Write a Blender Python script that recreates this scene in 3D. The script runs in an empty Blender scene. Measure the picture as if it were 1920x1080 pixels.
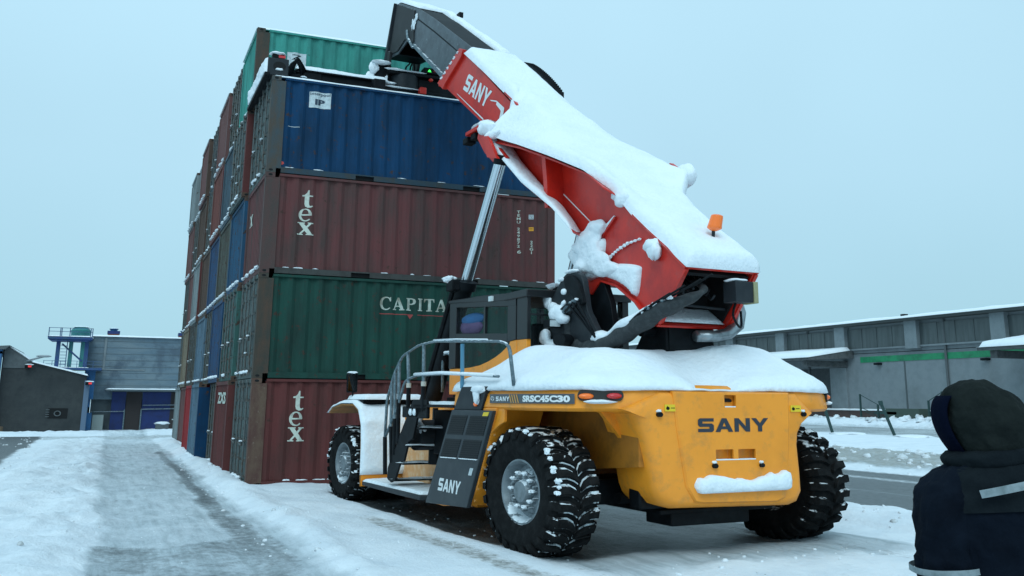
import bpy, bmesh, math, random
import numpy as np
from mathutils import Vector, Matrix
random.seed(7); rng = np.random.RandomState(7)
scn = bpy.context.scene
COL = scn.collection
# ------------------------------------------------------------------ scale of the place (plan metres, height metres)
SX, SY, SZ = 1.3415, 1.3829, 1.0
def W(p): return (p[0]*SX, p[1]*SY, p[2]*SZ)
# ------------------------------------------------------------------ camera
cd = bpy.data.cameras.new('camera'); cam = bpy.data.objects.new('camera', cd); COL.objects.link(cam)
cd.sensor_fit = 'HORIZONTAL'; cd.sensor_width = 36.0
cd.lens = 1793.138*36.0/1920.0
cd.shift_x = -0.02089; cd.shift_y = -0.0936
cd.clip_start = 0.05; cd.clip_end = 3000
R_ = ((0.91648728,-0.40002134,0.00583038),(0.09037423,0.19281515,-0.97706439),(0.38972242,0.895994,0.21286425))
cam.matrix_world = Matrix(((R_[0][0],-R_[1][0],-R_[2][0],-3.22066),(R_[0][1],-R_[1][1],-R_[2][1],-24.53257),(R_[0][2],-R_[1][2],-R_[2][2],2.09577),(0,0,0,1)))
scn.camera = cam
# ------------------------------------------------------------------ world, sun, exposure
wd = bpy.data.worlds.new('World'); scn.world = wd; wd.use_nodes = True
nt = wd.node_tree; nt.nodes.clear()
wo = nt.nodes.new('ShaderNodeOutputWorld'); bg = nt.nodes.new('ShaderNodeBackground')
sky = nt.nodes.new('ShaderNodeTexSky'); sky.sky_type = 'NISHITA'; sky.sun_disc = False
sky.sun_elevation = math.radians(40); sky.sun_rotation = math.radians(200)
tc = nt.nodes.new('ShaderNodeTexCoord'); sp = nt.nodes.new('ShaderNodeSeparateXYZ')
nt.links.new(tc.outputs['Generated'], sp.inputs[0])
rp = nt.nodes.new('ShaderNodeValToRGB'); e = rp.color_ramp.elements
e[0].position = 0.0; e[0].color = (0.335,0.59,0.70,1)
e[1].position = 0.55; e[1].color = (0.495,0.765,0.92,1)
m_ = rp.color_ramp.elements.new(0.22); m_.color = (0.435,0.695,0.835,1)
nt.links.new(sp.outputs['Z'], rp.inputs[0])
cn = nt.nodes.new('ShaderNodeTexNoise'); cn.inputs['Scale'].default_value = 1.6; cn.inputs['Detail'].default_value = 3
nt.links.new(tc.outputs['Generated'], cn.inputs['Vector'])
cr = nt.nodes.new('ShaderNodeMapRange'); cr.inputs['From Min'].default_value=.3; cr.inputs['From Max'].default_value=.7
cr.inputs['To Min'].default_value=.93; cr.inputs['To Max'].default_value=1.06
nt.links.new(cn.outputs['Fac'], cr.inputs['Value'])
mul = nt.nodes.new('ShaderNodeVectorMath'); mul.operation='SCALE'
nt.links.new(rp.outputs[0], mul.inputs[0]); nt.links.new(cr.outputs[0], mul.inputs['Scale'])
# overcast dome: grey-blue cloud layer with a little of the clear sky behind it
sk = nt.nodes.new('ShaderNodeVectorMath'); sk.operation='SCALE'; sk.inputs['Scale'].default_value=0.006
nt.links.new(sky.outputs[0], sk.inputs[0])
ad = nt.nodes.new('ShaderNodeVectorMath'); ad.operation='ADD'
nt.links.new(mul.outputs[0], ad.inputs[0]); nt.links.new(sk.outputs[0], ad.inputs[1])
nt.links.new(ad.outputs[0], bg.inputs['Color']); bg.inputs['Strength'].default_value = 1.0
nt.links.new(bg.outputs[0], wo.inputs['Surface'])
sl = bpy.data.lights.new('sun','SUN'); sl.energy = 1.25; sl.angle = math.radians(40); sl.color=(0.78,0.94,1.0)
sun = bpy.data.objects.new('sun', sl); COL.objects.link(sun)
sun.rotation_euler = (math.radians(42), 0, math.radians(-25))
scn.view_settings.view_transform='Standard'; scn.view_settings.look='None'
scn.view_settings.exposure = 0.06; scn.view_settings.gamma = 1.0
scn.cycles.use_denoising = True
scn.cycles.max_bounces = 6; scn.cycles.diffuse_bounces = 3; scn.cycles.glossy_bounces = 3; scn.cycles.transmission_bounces = 4; scn.cycles.transparent_max_bounces = 6

# ------------------------------------------------------------------ materials
MATS = {}
def mat(name, col, rough=.6, metal=0, col2=None, nscale=3.0, lo=.45, hi=.65, bump=0, bscale=30, coat=0, emit=None, stretch=None, col3=None, n3=14, lo3=.6, hi3=.7, snow=0, alpha=None, spec=None):
    if name in MATS: return MATS[name]
    m = bpy.data.materials.new(name); m.use_nodes = True; t = m.node_tree; b = t.nodes['Principled BSDF']
    b.inputs['Base Color'].default_value = (*col,1); b.inputs['Roughness'].default_value = rough; b.inputs['Metallic'].default_value = metal
    if coat: b.inputs['Coat Weight'].default_value = coat; b.inputs['Coat Roughness'].default_value = .25
    tcn = t.nodes.new('ShaderNodeTexCoord'); vec = tcn.outputs['Object']
    if stretch:
        mp = t.nodes.new('ShaderNodeMapping'); mp.inputs['Scale'].default_value = stretch
        t.links.new(vec, mp.inputs[0]); vs = mp.outputs[0]
    else: vs = vec
    cur = None
    def layer(cur, c2, sc, l, h, v, det=6):
        n = t.nodes.new('ShaderNodeTexNoise'); n.inputs['Scale'].default_value = sc; n.inputs['Detail'].default_value = det; n.inputs['Roughness'].default_value=.65
        t.links.new(v, n.inputs['Vector'])
        r = t.nodes.new('ShaderNodeMapRange'); r.inputs['From Min'].default_value=l; r.inputs['From Max'].default_value=h
        t.links.new(n.outputs['Fac'], r.inputs['Value'])
        x = t.nodes.new('ShaderNodeMix'); x.data_type='RGBA'
        t.links.new(r.outputs[0], x.inputs['Factor'])
        if cur is None: x.inputs['A'].default_value = (*col,1)
        else: t.links.new(cur, x.inputs['A'])
        x.inputs['B'].default_value = (*c2,1)
        return x.outputs['Result']
    if col2: cur = layer(cur, col2, nscale, lo, hi, vs)
    if col3: cur = layer(cur, col3, n3, lo3, hi3, vec)
    if snow:   # wind-blown snow caught on upward faces
        cur = cur or layer(cur, col, 5, .4,.6, vec)
        g = t.nodes.new('ShaderNodeNewGeometry'); s = t.nodes.new('ShaderNodeSeparateXYZ'); t.links.new(g.outputs['Normal'], s.inputs[0])
        n = t.nodes.new('ShaderNodeTexNoise'); n.inputs['Scale'].default_value=9; n.inputs['Detail'].default_value=5; t.links.new(vec, n.inputs['Vector'])
        a = t.nodes.new('ShaderNodeMath'); a.operation='MULTIPLY_ADD'; a.inputs[1].default_value=.5; t.links.new(s.outputs['Z'], a.inputs[0]); t.links.new(n.outputs['Fac'], a.inputs[2])
        r = t.nodes.new('ShaderNodeMapRange'); r.inputs['From Min'].default_value=1.0-snow; r.inputs['From Max'].default_value=1.08-snow; t.links.new(a.outputs[0], r.inputs['Value'])
        x = t.nodes.new('ShaderNodeMix'); x.data_type='RGBA'; t.links.new(r.outputs[0], x.inputs['Factor']); t.links.new(cur, x.inputs['A']); x.inputs['B'].default_value=(.8,.86,.9,1)
        cur = x.outputs['Result']
    if cur: t.links.new(cur, b.inputs['Base Color'])
    if bump:
        n = t.nodes.new('ShaderNodeTexNoise'); n.inputs['Scale'].default_value=bscale; n.inputs['Detail'].default_value=6
        t.links.new(vec, n.inputs['Vector']); bp = t.nodes.new('ShaderNodeBump'); bp.inputs['Strength'].default_value=bump; bp.inputs['Distance'].default_value=.05
        t.links.new(n.outputs['Fac'], bp.inputs['Height']); t.links.new(bp.outputs[0], b.inputs['Normal'])
    if spec is not None: b.inputs['Specular IOR Level'].default_value=spec
    if emit: b.inputs['Emission Color'].default_value=(*emit[:3],1); b.inputs['Emission Strength'].default_value=emit[3]
    if alpha is not None: b.inputs['Alpha'].default_value = alpha
    MATS[name] = m; return m
SNOW = mat('snow',(.82,.87,.905),.8,spec=.2,bump=.5,bscale=13,col2=(.76,.82,.87),nscale=2.2,lo=.45,hi=.75)
SNOWT = mat('thin_snow',(.80,.86,.90),.8,bump=.6,bscale=30,col2=(.55,.62,.66),nscale=9,lo=.5,hi=.8)
YEL = mat('yellow_paint',(.95,.325,.024),.42,col2=(.88,.295,.02),nscale=1.6,coat=.1,spec=.4,bump=.03,bscale=60,col3=(.52,.22,.05),n3=4.5,lo3=.52,hi3=.85)
YELD = mat('dark_yellow_paint',(.42,.16,.015),.55,col2=(.24,.10,.012),nscale=2.5,bump=.05,bscale=40)
RED = mat('red_paint',(.62,.026,.014),.36,spec=.35,col2=(.44,.018,.014),nscale=1.4,coat=.1,bump=.03,bscale=50,col3=(.42,.06,.05),n3=3,lo3=.58,hi3=.8)
BLK = mat('black_paint',(.005,.0065,.008),.55,col2=(.010,.013,.016),nscale=4,spec=.12)
DGR = mat('dark_grey_paint',(.020,.025,.030),.5,col2=(.030,.036,.041),nscale=3,bump=.03,spec=.2)
STL = mat('grey_boom_steel',(.085,.105,.12),.42,metal=.35,col2=(.05,.06,.07),nscale=2.5,bump=.05,col3=(.2,.24,.26),n3=9,lo3=.6,hi3=.75,stretch=(1,1,1))
CHR = mat('chrome_rod',(.62,.68,.72),.16,metal=1)
RUB = mat('tyre_rubber',(.008,.0085,.009),.9,col2=(.016,.0165,.017),nscale=8,bump=.2,bscale=40,snow=.05,spec=.1)
RUBS = mat('tyre_packed_snow',(.70,.78,.82),.9,col2=(.012,.012,.013),nscale=3.2,lo=.46,hi=.51,bump=.3)
RIM = mat('rim_grey',(.20,.235,.255),.5,metal=.2,col2=(.12,.145,.16),nscale=7,snow=.2)
GLS = mat('cab_glass',(.02,.035,.04),.06,alpha=.07)
GAL = mat('galvanised_rail',(.10,.15,.175),.55,metal=.3,col2=(.22,.28,.31),nscale=16,snow=.14)
WHT = mat('white_lettering',(.62,.68,.68),.6,col2=(.42,.46,.45),nscale=9,lo=.55,hi=.75)
WHB = mat('bright_lettering',(.75,.78,.78),.5)
LBL = mat('label_white',(.55,.62,.64),.5,col2=(.4,.46,.48),nscale=14)
ORG = mat('orange_lens',(.9,.17,.01),.25,coat=.6,emit=(.9,.15,.01,.12))
REDL = mat('red_lens',(.55,.012,.015),.25,coat=.6,emit=(.6,.01,.012,.08))
YLB = mat('yellow_label',(.8,.55,.02),.5)

# ------------------------------------------------------------------ object tree
def thing(name, label, cat, loc=(0,0,0), group=None, kind=None):
    o = bpy.data.objects.new(name, None); o.empty_display_size=.3; COL.objects.link(o); o.location = W(loc)
    o['label']=label; o['category']=cat
    if group: o['group']=group
    if kind: o['kind']=kind
    return o
def rootloc(o):
    while o.parent: o = o.parent
    return o.location
def tag(o, label, cat, group=None, kind=None):
    if label: o['label']=label
    if cat: o['category']=cat
    if group: o['group']=group
    if kind: o['kind']=kind
    return o

# machine frame: origin at ground under rear axle, u right, v forward
TH = math.radians(3.9); MO = (3.489,-8.341,0.0)
def M(p): 
    c,s = math.cos(TH), math.sin(TH)
    return (MO[0]+c*p[0]-s*p[1], MO[1]+s*p[0]+c*p[1], p[2])
IDN = lambda p: p

class G:
    """collects faces of one part"""
    def __init__(s): s.v=[]; s.f=[]; s.mi=[]; s.cur=0
    def add(s, vs, fs):
        n=len(s.v); s.v += [tuple(map(float,p)) for p in vs]; s.f += [tuple(i+n for i in f) for f in fs]; s.mi += [s.cur]*len(fs); return s
    def box(s,x0,y0,z0,x1,y1,z1):
        return s.add([(x0,y0,z0),(x1,y0,z0),(x1,y1,z0),(x0,y1,z0),(x0,y0,z1),(x1,y0,z1),(x1,y1,z1),(x0,y1,z1)],
          [(0,3,2,1),(4,5,6,7),(0,1,5,4),(1,2,6,5),(2,3,7,6),(3,0,4,7)])
    def prism(s, poly, a0, a1, axis=0):
        """poly in the two other axes; axis 0: (y,z) along x ; 1: (x,z) along y ; 2: (x,y) along z"""
        def P(a,p):
            return (a,p[0],p[1]) if axis==0 else ((p[0],a,p[1]) if axis==1 else (p[0],p[1],a))
        n=len(poly); vs=[P(a0,p) for p in poly]+[P(a1,p) for p in poly]
        fs=[tuple(range(n))[::-1], tuple(range(n,2*n))]+[(i,(i+1)%n,n+(i+1)%n,n+i) for i in range(n)]
        return s.add(vs,fs)
    def tube(s, pts, r, n=8, cap=True, closed=False):
        pts=[Vector(p) for p in pts]; m=len(pts); rs = r if isinstance(r,(list,tuple)) else [r]*m
        vs=[]; up=None
        for i,p in enumerate(pts):
            d=(pts[min(i+1,m-1)]-pts[max(i-1,0)]).normalized()
            if up is None:
                up = Vector((0,0,1)) if abs(d.z)<.9 else Vector((1,0,0))
            a=d.cross(up)
            if a.length<1e-4: a=d.cross(Vector((1,0,0)))
            a.normalize(); b=a.cross(d).normalized(); up=b
            for k in range(n):
                t=2*math.pi*(k+.5)/n; vs.append(p+(a*math.cos(t)+b*math.sin(t))*rs[i])
        fs=[(i*n+k,i*n+(k+1)%n,(i+1)*n+(k+1)%n,(i+1)*n+k) for i in range(m-1) for k in range(n)]
        if cap: fs += [tuple(range(n))[::-1], tuple((m-1)*n+k for k in range(n))]
        return s.add(vs,fs)
    def lathe(s, prof, c, axis=0, n=48, closed=False):
        """prof: list of (a, r): a along axis, r radius"""
        vs=[]; m=len(prof)
        for k in range(n):
            t=2*math.pi*k/n; cs,sn=math.cos(t),math.sin(t)
            for a,r in prof:
                q_ = (a,r*cs,r*sn) if axis==0 else ((r*cs,a,r*sn) if axis==1 else (r*cs,r*sn,a))
                vs.append((c[0]+q_[0],c[1]+q_[1],c[2]+q_[2]))
        fs=[(k*m+i,((k+1)%n)*m+i,((k+1)%n)*m+i+1,k*m+i+1) for k in range(n) for i in range(m-1)]
        if closed: fs += [(k*m+m-1,((k+1)%n)*m+m-1,((k+1)%n)*m,k*m) for k in range(n)]
        return s.add(vs,fs)
    def rings(s, rings, cap=True):
        n=len(rings[0]); vs=[p for r in rings for p in r]; m=len(rings)
        fs=[(i*n+k,i*n+(k+1)%n,(i+1)*n+(k+1)%n,(i+1)*n+k) for i in range(m-1) for k in range(n)]
        if cap: fs += [tuple(range(n))[::-1], tuple((m-1)*n+k for k in range(n))]
        return s.add(vs,fs)
    def blob(s, c, r, amp=.15, seed=0, n=14):
        rr=np.random.RandomState(seed); ph=rr.rand(6)*6.28; rings=[]
        for i in range(1,n):
            th=math.pi*i/n; ring=[]
            for k in range(2*n):
                t=math.pi*k/n
                d=1+amp*(math.sin(3*t+ph[0])*math.sin(2*th+ph[1])+.7*math.sin(5*t+ph[2]+2*th)*math.sin(th)+.5*math.sin(7*th+ph[3])*math.sin(th))
                ring.append((c[0]+r[0]*d*math.sin(th)*math.cos(t),c[1]+r[1]*d*math.sin(th)*math.sin(t),c[2]+r[2]*d*math.cos(th)))
            rings.append(ring)
        return s.rings(rings)
def mk(name, g, material, parent=None, frame=IDN, smooth=False, bevel=0, loc=None, seg=2, label=None, fix=True, sharp=None):
    me = bpy.data.meshes.new(name)
    root = rootloc(parent) if parent else Vector(W(loc) if loc else (0,0,0))
    vs=[Vector(W(frame(p)))-root for p in g.v]
    me.from_pydata([tuple(v) for v in vs],[],g.f); me.validate()
    if fix:
        bm=bmesh.new(); bm.from_mesh(me); bmesh.ops.recalc_face_normals(bm, faces=bm.faces); bm.to_mesh(me); bm.free()
    mats = material if isinstance(material,(list,tuple)) else [material]
    for m in mats: me.materials.append(m)
    if len(mats)>1 and len(me.polygons)==len(g.mi): me.polygons.foreach_set('material_index', g.mi)
    o=bpy.data.objects.new(name, me); COL.objects.link(o)
    if parent: o.parent=parent
    else: o.location=root
    if smooth:
        if sharp: me.set_sharp_from_angle(angle=math.radians(sharp))
        me.polygons.foreach_set('use_smooth',[True]*len(me.polygons))
    if bevel:
        bv=o.modifiers.new('bevel','BEVEL'); bv.width=bevel; bv.segments=seg; bv.limit_method='ANGLE'; bv.angle_limit=math.radians(35)
        if not smooth: me.polygons.foreach_set('use_smooth',[True]*len(me.polygons)); me.set_sharp_from_angle(angle=math.radians(35))
    if label: o['label']=label
    return o
# value noise on arrays
def _h(ix,iy,s): 
    x=(ix*374761393+iy*668265263+s*1442695041)&0xffffffff; x=((x^(x>>13))*1274126177)&0xffffffff; return ((x^(x>>16))&0xffff)/65535.0
def vn(x,y,s=0):
    x=np.asarray(x,float); y=np.asarray(y,float); ix=np.floor(x).astype(np.int64); iy=np.floor(y).astype(np.int64); fx=x-ix; fy=y-iy
    fx=fx*fx*(3-2*fx); fy=fy*fy*(3-2*fy)
    return (_h(ix,iy,s)*(1-fx)+_h(ix+1,iy,s)*fx)*(1-fy)+(_h(ix,iy+1,s)*(1-fx)+_h(ix+1,iy+1,s)*fx)*fy
def fbm(x,y,o=4,s=0):
    r=0;a=.5;t=0
    for i in range(o): r=r+a*vn(x*2**i,y*2**i,s+i*17); t+=a; a*=.55
    return r/t
def sm(a,b,x): 
    t=np.clip((np.asarray(x,float)-a)/(b-a),0,1); return t*t*(3-2*t)
def snow_sheet(P, ns, nt_, T, rad=.15, seed=0, up=(0,0,1), lump=.35, edge=(1,1,1,1), over=.0, nsc=2.5):
    """snow lying on the patch P(s,t) (numpy 3-vectors); closed slab with rounded rim"""
    S=np.linspace(0,1,ns); Tt=np.linspace(0,1,nt_)
    A=np.array([[P(s,t) for t in Tt] for s in S],float)
    def cum(a,ax):
        d=np.linalg.norm(np.diff(a,axis=ax),axis=2); z=np.zeros((ns,nt_))
        if ax==0: z[1:]=np.cumsum(d,0)
        else: z[:,1:]=np.cumsum(d,1)
        return z
    ds=cum(A,0); dt=cum(A,1); BIG=9
    D=np.minimum.reduce([ds if edge[0] else ds*0+BIG, (ds[-1:]-ds) if edge[1] else ds*0+BIG, dt if edge[2] else ds*0+BIG,(dt[:,-1:]-dt) if edge[3] else ds*0+BIG])
    k=np.clip(D/rad,0,1); prof=np.sqrt(np.clip(1-(1-k)**2,0,1))
    nz=fbm(ds*nsc+seed*3.1,dt*nsc+seed,4,seed)
    h=T*prof*(1-lump+2*lump*nz)
    U=np.array(up,float); U/=np.linalg.norm(U)
    top=A+U*h[...,None]
    g=G(); idx=lambda i,j:i*nt_+j; n=ns*nt_
    fs=[(idx(i,j),idx(i+1,j),idx(i+1,j+1),idx(i,j+1)) for i in range(ns-1) for j in range(nt_-1)]
    bot=A-U*.004
    fb=[tuple(n+a for a in f[::-1]) for f in fs]
    side=[]
    bd=[idx(i,0) for i in range(ns)]+[idx(ns-1,j) for j in range(1,nt_)]+[idx(i,nt_-1) for i in range(ns-2,-1,-1)]+[idx(0,j) for j in range(nt_-2,0,-1)]
    for a,b in zip(bd,bd[1:]+bd[:1]): side.append((a,n+a,n+b,b))
    g.add(list(top.reshape(-1,3))+list(bot.reshape(-1,3)), fs+fb+side)
    return g
def quad(a,b,c,d):
    a,b,c,d=[np.array(x,float) for x in (a,b,c,d)]
    return lambda s,t:(a*(1-s)+b*s)*(1-t)+(d*(1-s)+c*s)*t
def polyl(pts):
    pts=np.array(pts,float); L=np.r_[0,np.cumsum(np.linalg.norm(np.diff(pts,axis=0),axis=1))]; L/=L[-1]
    return lambda t: np.array([np.interp(t,L,pts[:,k]) for k in range(pts.shape[1])])
def ruled(p1,p2):
    f1=polyl(p1); f2=polyl(p2); return lambda s,t: f1(s)*(1-t)+f2(s)*t
# ------------------------------------------------------------------ lettering
GL={
'S':([[(1,1),(.12,1),(0,.88),(0,.5),(.12,.38),(.72,.38),(.72,.24),(0,.24),(0,0),(.88,0),(1,.12),(1,.5),(.88,.62),(.28,.62),(.28,.77),(1,.77)]],1.0),
'A':([[(0,0),(.42,1),(.72,1),(1.14,0),(.84,0),(.76,.2),(.38,.2),(.3,0)],[(.46,.4),(.57,.7),(.68,.4)]],1.14),
'N':([[(0,0),(0,1),(.28,1),(.74,.38),(.74,1),(1.02,1),(1.02,0),(.74,0),(.28,.62),(.28,0)]],1.02),
'Y':([[(0,1),(.32,1),(.57,.62),(.82,1),(1.14,1),(.71,.4),(.71,0),(.43,0),(.43,.4)]],1.14),
't':([[(.08,1.0),(.08,.9),(.26,.9),(.26,.3),(.31,.1),(.5,-.01),(.72,.02),(.88,.13),(.84,.2),(.7,.14),(.6,.18),(.57,.32),(.57,.9),(.85,.9),(.85,1.0),(.57,1.0),(.57,1.42),(.48,1.42),(.4,1.2),(.26,1.05)]],.95),
'x':([[(0,1),(.45,1),(.45,.92),(.38,.92),(.52,.7),(.68,.92),(.6,.92),(.6,1),(.95,1),(.95,.92),(.85,.92),(.6,.58),(.9,.08),(1,.08),(1,0),(.52,0),(.52,.08),(.6,.08),(.44,.34),(.26,.08),(.36,.08),(.36,0),(0,0),(0,.08),(.12,.08),(.38,.45),(.1,.92),(0,.92)]],1.0),
'P':([[(0,0),(0,.08),(.1,.08),(.1,.92),(0,.92),(0,1),(.55,1),(.78,.92),(.86,.74),(.78,.55),(.55,.47),(.33,.47),(.33,.08),(.45,.08),(.45,0)],[(.33,.56),(.33,.91),(.5,.91),(.62,.84),(.62,.64),(.5,.56)]],.9),
'I':([[(0,0),(0,.08),(.1,.08),(.1,.92),(0,.92),(0,1),(.43,1),(.43,.92),(.33,.92),(.33,.08),(.43,.08),(.43,0)]],.45),
'T':([[(.22,0),(.22,.08),(.34,.08),(.34,.91),(.16,.91),(.07,.72),(0,.72),(.02,1),(.88,1),(.9,.72),(.83,.72),(.74,.91),(.57,.91),(.57,.08),(.69,.08),(.69,0)]],.92),
'a':([[(0,0),(0,.08),(.09,.08),(.42,1),(.56,1),(.92,.08),(1.0,.08),(1.0,0),(.58,0),(.58,.08),(.68,.08),(.6,.27),(.28,.27),(.21,.08),(.31,.08),(.31,0)],[(.31,.36),(.44,.72),(.57,.36)]],1.02),
}
def arc(cx,cy,rx,ry,a0,a1,n=14): return [(cx+rx*math.cos(math.radians(a0+(a1-a0)*i/n)),cy+ry*math.sin(math.radians(a0+(a1-a0)*i/n))) for i in range(n+1)]
GL['e']=([arc(.5,.5,.5,.52,4,318,22)+arc(.54,.5,.33,.42,318,187,12)+[(.98,.47)]]+[[(.25,.56)]+arc(.5,.58,.24,.36,176,4,10)[0:]+[(.73,.56)]],1.0)
GL['C']=([arc(.52,.5,.52,.53,52,318,22)+arc(.58,.5,.34,.44,312,62,14)+[(.86,.66),(.94,.66),(.94,1.0),(.87,1.0)]],1.0)
def outline_mesh(word, gap=.16, custom=None):
    """returns verts(2D), faces for a word made of the outlines above"""
    cu=bpy.data.curves.new('tmp','CURVE'); cu.dimensions='2D'; cu.fill_mode='BOTH'; x=0
    for ch in word:
        if ch==' ': x+=.6; continue
        outs,w=(custom or GL)[ch]
        for o in outs:
            s=cu.splines.new('POLY'); s.points.add(len(o)-1); s.use_cyclic_u=True
            for i,(a,b) in enumerate(o): s.points[i].co=(a+x,b,0,1)
        x+=w+gap
    return _c2m(cu)+(x-gap,)
def text_mesh(txt, bold=.0, vertical=False, spacing=1.0):
    cu=bpy.data.curves.new('tmp','FONT'); cu.body='\n'.join(txt) if vertical else txt; cu.size=1.0; cu.offset=bold; cu.space_character=spacing
    if vertical: cu.space_line=.95; cu.align_x='CENTER'
    cu.resolution_u=3
    v,f=_c2m(cu); xs=[p[0] for p in v]; ys=[p[1] for p in v]
    return [((p[0]-min(xs)),(p[1]-min(ys))) for p in v],f,max(xs)-min(xs),max(ys)-min(ys)
def _c2m(cu):
    o=bpy.data.objects.new('tmp',cu); COL.objects.link(o); dg=bpy.context.evaluated_depsgraph_get(); ev=o.evaluated_get(dg); me=ev.to_mesh()
    v=[(p.co.x,p.co.y) for p in me.vertices]; f=[tuple(p.vertices) for p in me.polygons]; ev.to_mesh_clear(); bpy.data.objects.remove(o); bpy.data.curves.remove(cu)
    return v,f
def place2(g, v2, f, P0, X, Y, w=1.0, h=1.0, warp=None):
    P0=np.array(P0,float); X=np.array(X,float); Y=np.array(Y,float)
    g.add([tuple(P0+X*(a/w)+Y*(b/h)) for a,b in v2], f); return g
# ================================================================== GROUND
def ground_fields(x,y):
    n1=fbm(x*1.3,y*.6,4,1); n2=fbm(x*3.5,y*3.5,4,5); n3=fbm(x*.5,y*.25,3,9); n4=fbm(x*9,y*7,3,31)
    wx=.34*(fbm(x*.9,y*.9,4,41)-.5)+.16*(fbm(x*4,y*2.5,3,43)-.5); x0_=x; x=x+wx*np.clip((9-np.abs(x))/3,0,1)
    z=0.02+.05*(n1-.5)
    # left kerb bank of shovelled snow
    bl=sm(-4.9+.5*n3,-3.7+.4*n3,x)*(1-sm(-2.9+.25*n1,-2.25+.25*n1,x))*(1-sm(19,24,y))
    near=1-sm(-7,2,y); blf=np.maximum(bl, near*(1-sm(-2.95,-2.3,x+.4*(n1-.5))))
    z=z+blf*(.05+.19*n1*n1*1.6+.16*(n2-.4))+blf*.11*(n4-.5)
    # ridge along the containers and the open snow between path and machine
    rr=sm(-.62,-.28,x+.22*(n1-.5))
    snowR=rr*(1-sm(6.2,7.6,x+.5*(n1-.5)))
    z=z+snowR*(.04+.05*n1+.035*(n2-.5))
    z=z+np.exp(-((x+.18)/.24)**2)*(.12+.07*(n2-.5))*(1-sm(18,21,y))
    # path: shallow ruts
    path=sm(-2.6,-2.3,x)*(1-sm(-.75,-.45,x))
    z=z-path*(.02*np.exp(-((x+.95)/.15)**2)+.015*np.exp(-((x+2.0)/.2)**2))+path*.012*(n2-.5)
    # machine frame
    x=x0_
    c,s=math.cos(TH),math.sin(TH); dx=x-MO[0]; dy=y-MO[1]; u=c*dx+s*dy; v=-s*dx+c*dy
    tr=(np.exp(-((u+1.65)/.30)**4)+np.exp(-((u-1.65)/.30)**4))*sm(-7,-6.5,v)*(1-sm(6.9,7.1,v))
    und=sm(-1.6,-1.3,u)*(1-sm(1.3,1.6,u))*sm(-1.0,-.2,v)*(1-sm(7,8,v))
    z=z-tr*.06-und*.05
    tr2=np.exp(-((u+2.35)/.22)**4)*sm(-6,-5,v)*(1-sm(3,4.5,v)); z=z-tr2*.03*(.5+n1)
    zr=(np.abs(u)<2.1)&(v<-.9)&(v>-6)
    z=z+zr*.05*(n2-.5)
    # right: ploughed bank by the road, road, slush bank, verge
    bR=sm(6.3,6.9,x+.4*(n1-.5))*(1-sm(7.7,8.2,x+.4*(n1-.5)))*sm(-11,-9,y)*(1-sm(-3,1,y)); z=z+bR*(.13+.16*(n2-.3))
    road=sm(8.0,8.3,x+.3*(n1-.5))*(1-sm(13.4,14.6,x+.8*(n1-.5))); z=z-road*.02
    sl=sm(14,15,x)*(1-sm(19.6,20.6,x)); z=z+sl*(.12+.5*(n2-.35)*n1)
    vg=sm(21.4,22.5,x)*(1-sm(31,32,x)); z=z+vg*(.03+.10*n3)
    b2=sm(43.2,44.0,x)*(1-sm(50,51,x)); z=z+b2*(.5+.6*(n2-.4))
    # left far road
    lroad=(1-sm(-4.9,-4.3,x+.4*(n1-.5)))*sm(4,5.5,y+1.2*(x+4.6)*0)*(1-sm(25.2,26.4,y+.6*(n1-.5)))
    far=sm(20.5,22.5,y)*(1-sm(25,26.4,y))*(1-sm(2,6,x))
    z=z+sm(26,27.5,y)*(1-sm(29,30,y))*(1-sm(8,10,x))*(.12+.2*(n2-.4))
    # ---- masks
    a=np.zeros_like(x); g=np.zeros_like(x); d=np.zeros_like(x)
    a=np.maximum(a, .95*lroad)
    g=np.maximum(g, .66*path*(1-sm(18,22,y)))
    front=1-sm(-6.4,-6.15,y+.12*(n1-.5)); pass
    x=x0_+wx*.8
    front=1-sm(-6.5,-6.1,y+.9*(fbm(x*1.2+3,y*.6,3,77)-.5)); front=front*sm(-2.55,-2.35,x)*(1-sm(-.6,-.45,x)); a=np.maximum(a,(.30+.36*n2)*front); g=np.maximum(g,.8*front)
    cent=-.82+.0*y; wdt=.16+.10*(1-sm(-8,0,y))
    a=np.maximum(a,(.40+.46*n3)*np.exp(-((x-cent)/wdt)**4)*(1-sm(12,15,y)))
    g=np.maximum(g,.75*np.exp(-((x-cent-.05)/(wdt*1.8))**4)*(1-sm(12,15,y)))
    a=np.maximum(a,.35*np.exp(-((x+1.35)/.3)**2)*sm(-2,1,y)*(1-sm(7,9,y)))
    x=x0_
    g=np.maximum(g,.62*path*(.6+.8*n3)); a=np.maximum(a,.30*path*np.exp(-((x0_+1.05+.1*wx)/.10)**2)); a=np.maximum(a,.28*path*np.exp(-((x0_+1.95)/.12)**2))
    g=np.maximum(g,.55*far); a=np.maximum(a,.42*far*n1*1.6); d=np.maximum(d,.6*far)
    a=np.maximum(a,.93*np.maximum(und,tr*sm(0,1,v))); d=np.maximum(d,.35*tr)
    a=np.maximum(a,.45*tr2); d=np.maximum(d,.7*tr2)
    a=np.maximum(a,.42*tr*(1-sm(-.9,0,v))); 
    shade_under=sm(-2.0,-1.5,u)*(1-sm(2.0,2.4,u))*sm(-2.2,-1.2,v)*(1-sm(0,.5,v)); g=np.maximum(g,.8*shade_under); a=np.maximum(a,.35*shade_under)  # grey slush, with the machine's shade put into the slush and asphalt masks
    a=np.maximum(a,road*(.93-.35*np.exp(-((x-12.6)/.35)**2)-.25*np.exp(-((x-10.4)/.15)**2)))
    g=np.maximum(g,.75*sl); d=np.maximum(d,.75*sl); d=np.maximum(d,.25*road)
    ln=np.exp(-((x-21.0)/.55)**4); a=np.maximum(a,.85*ln)
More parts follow.
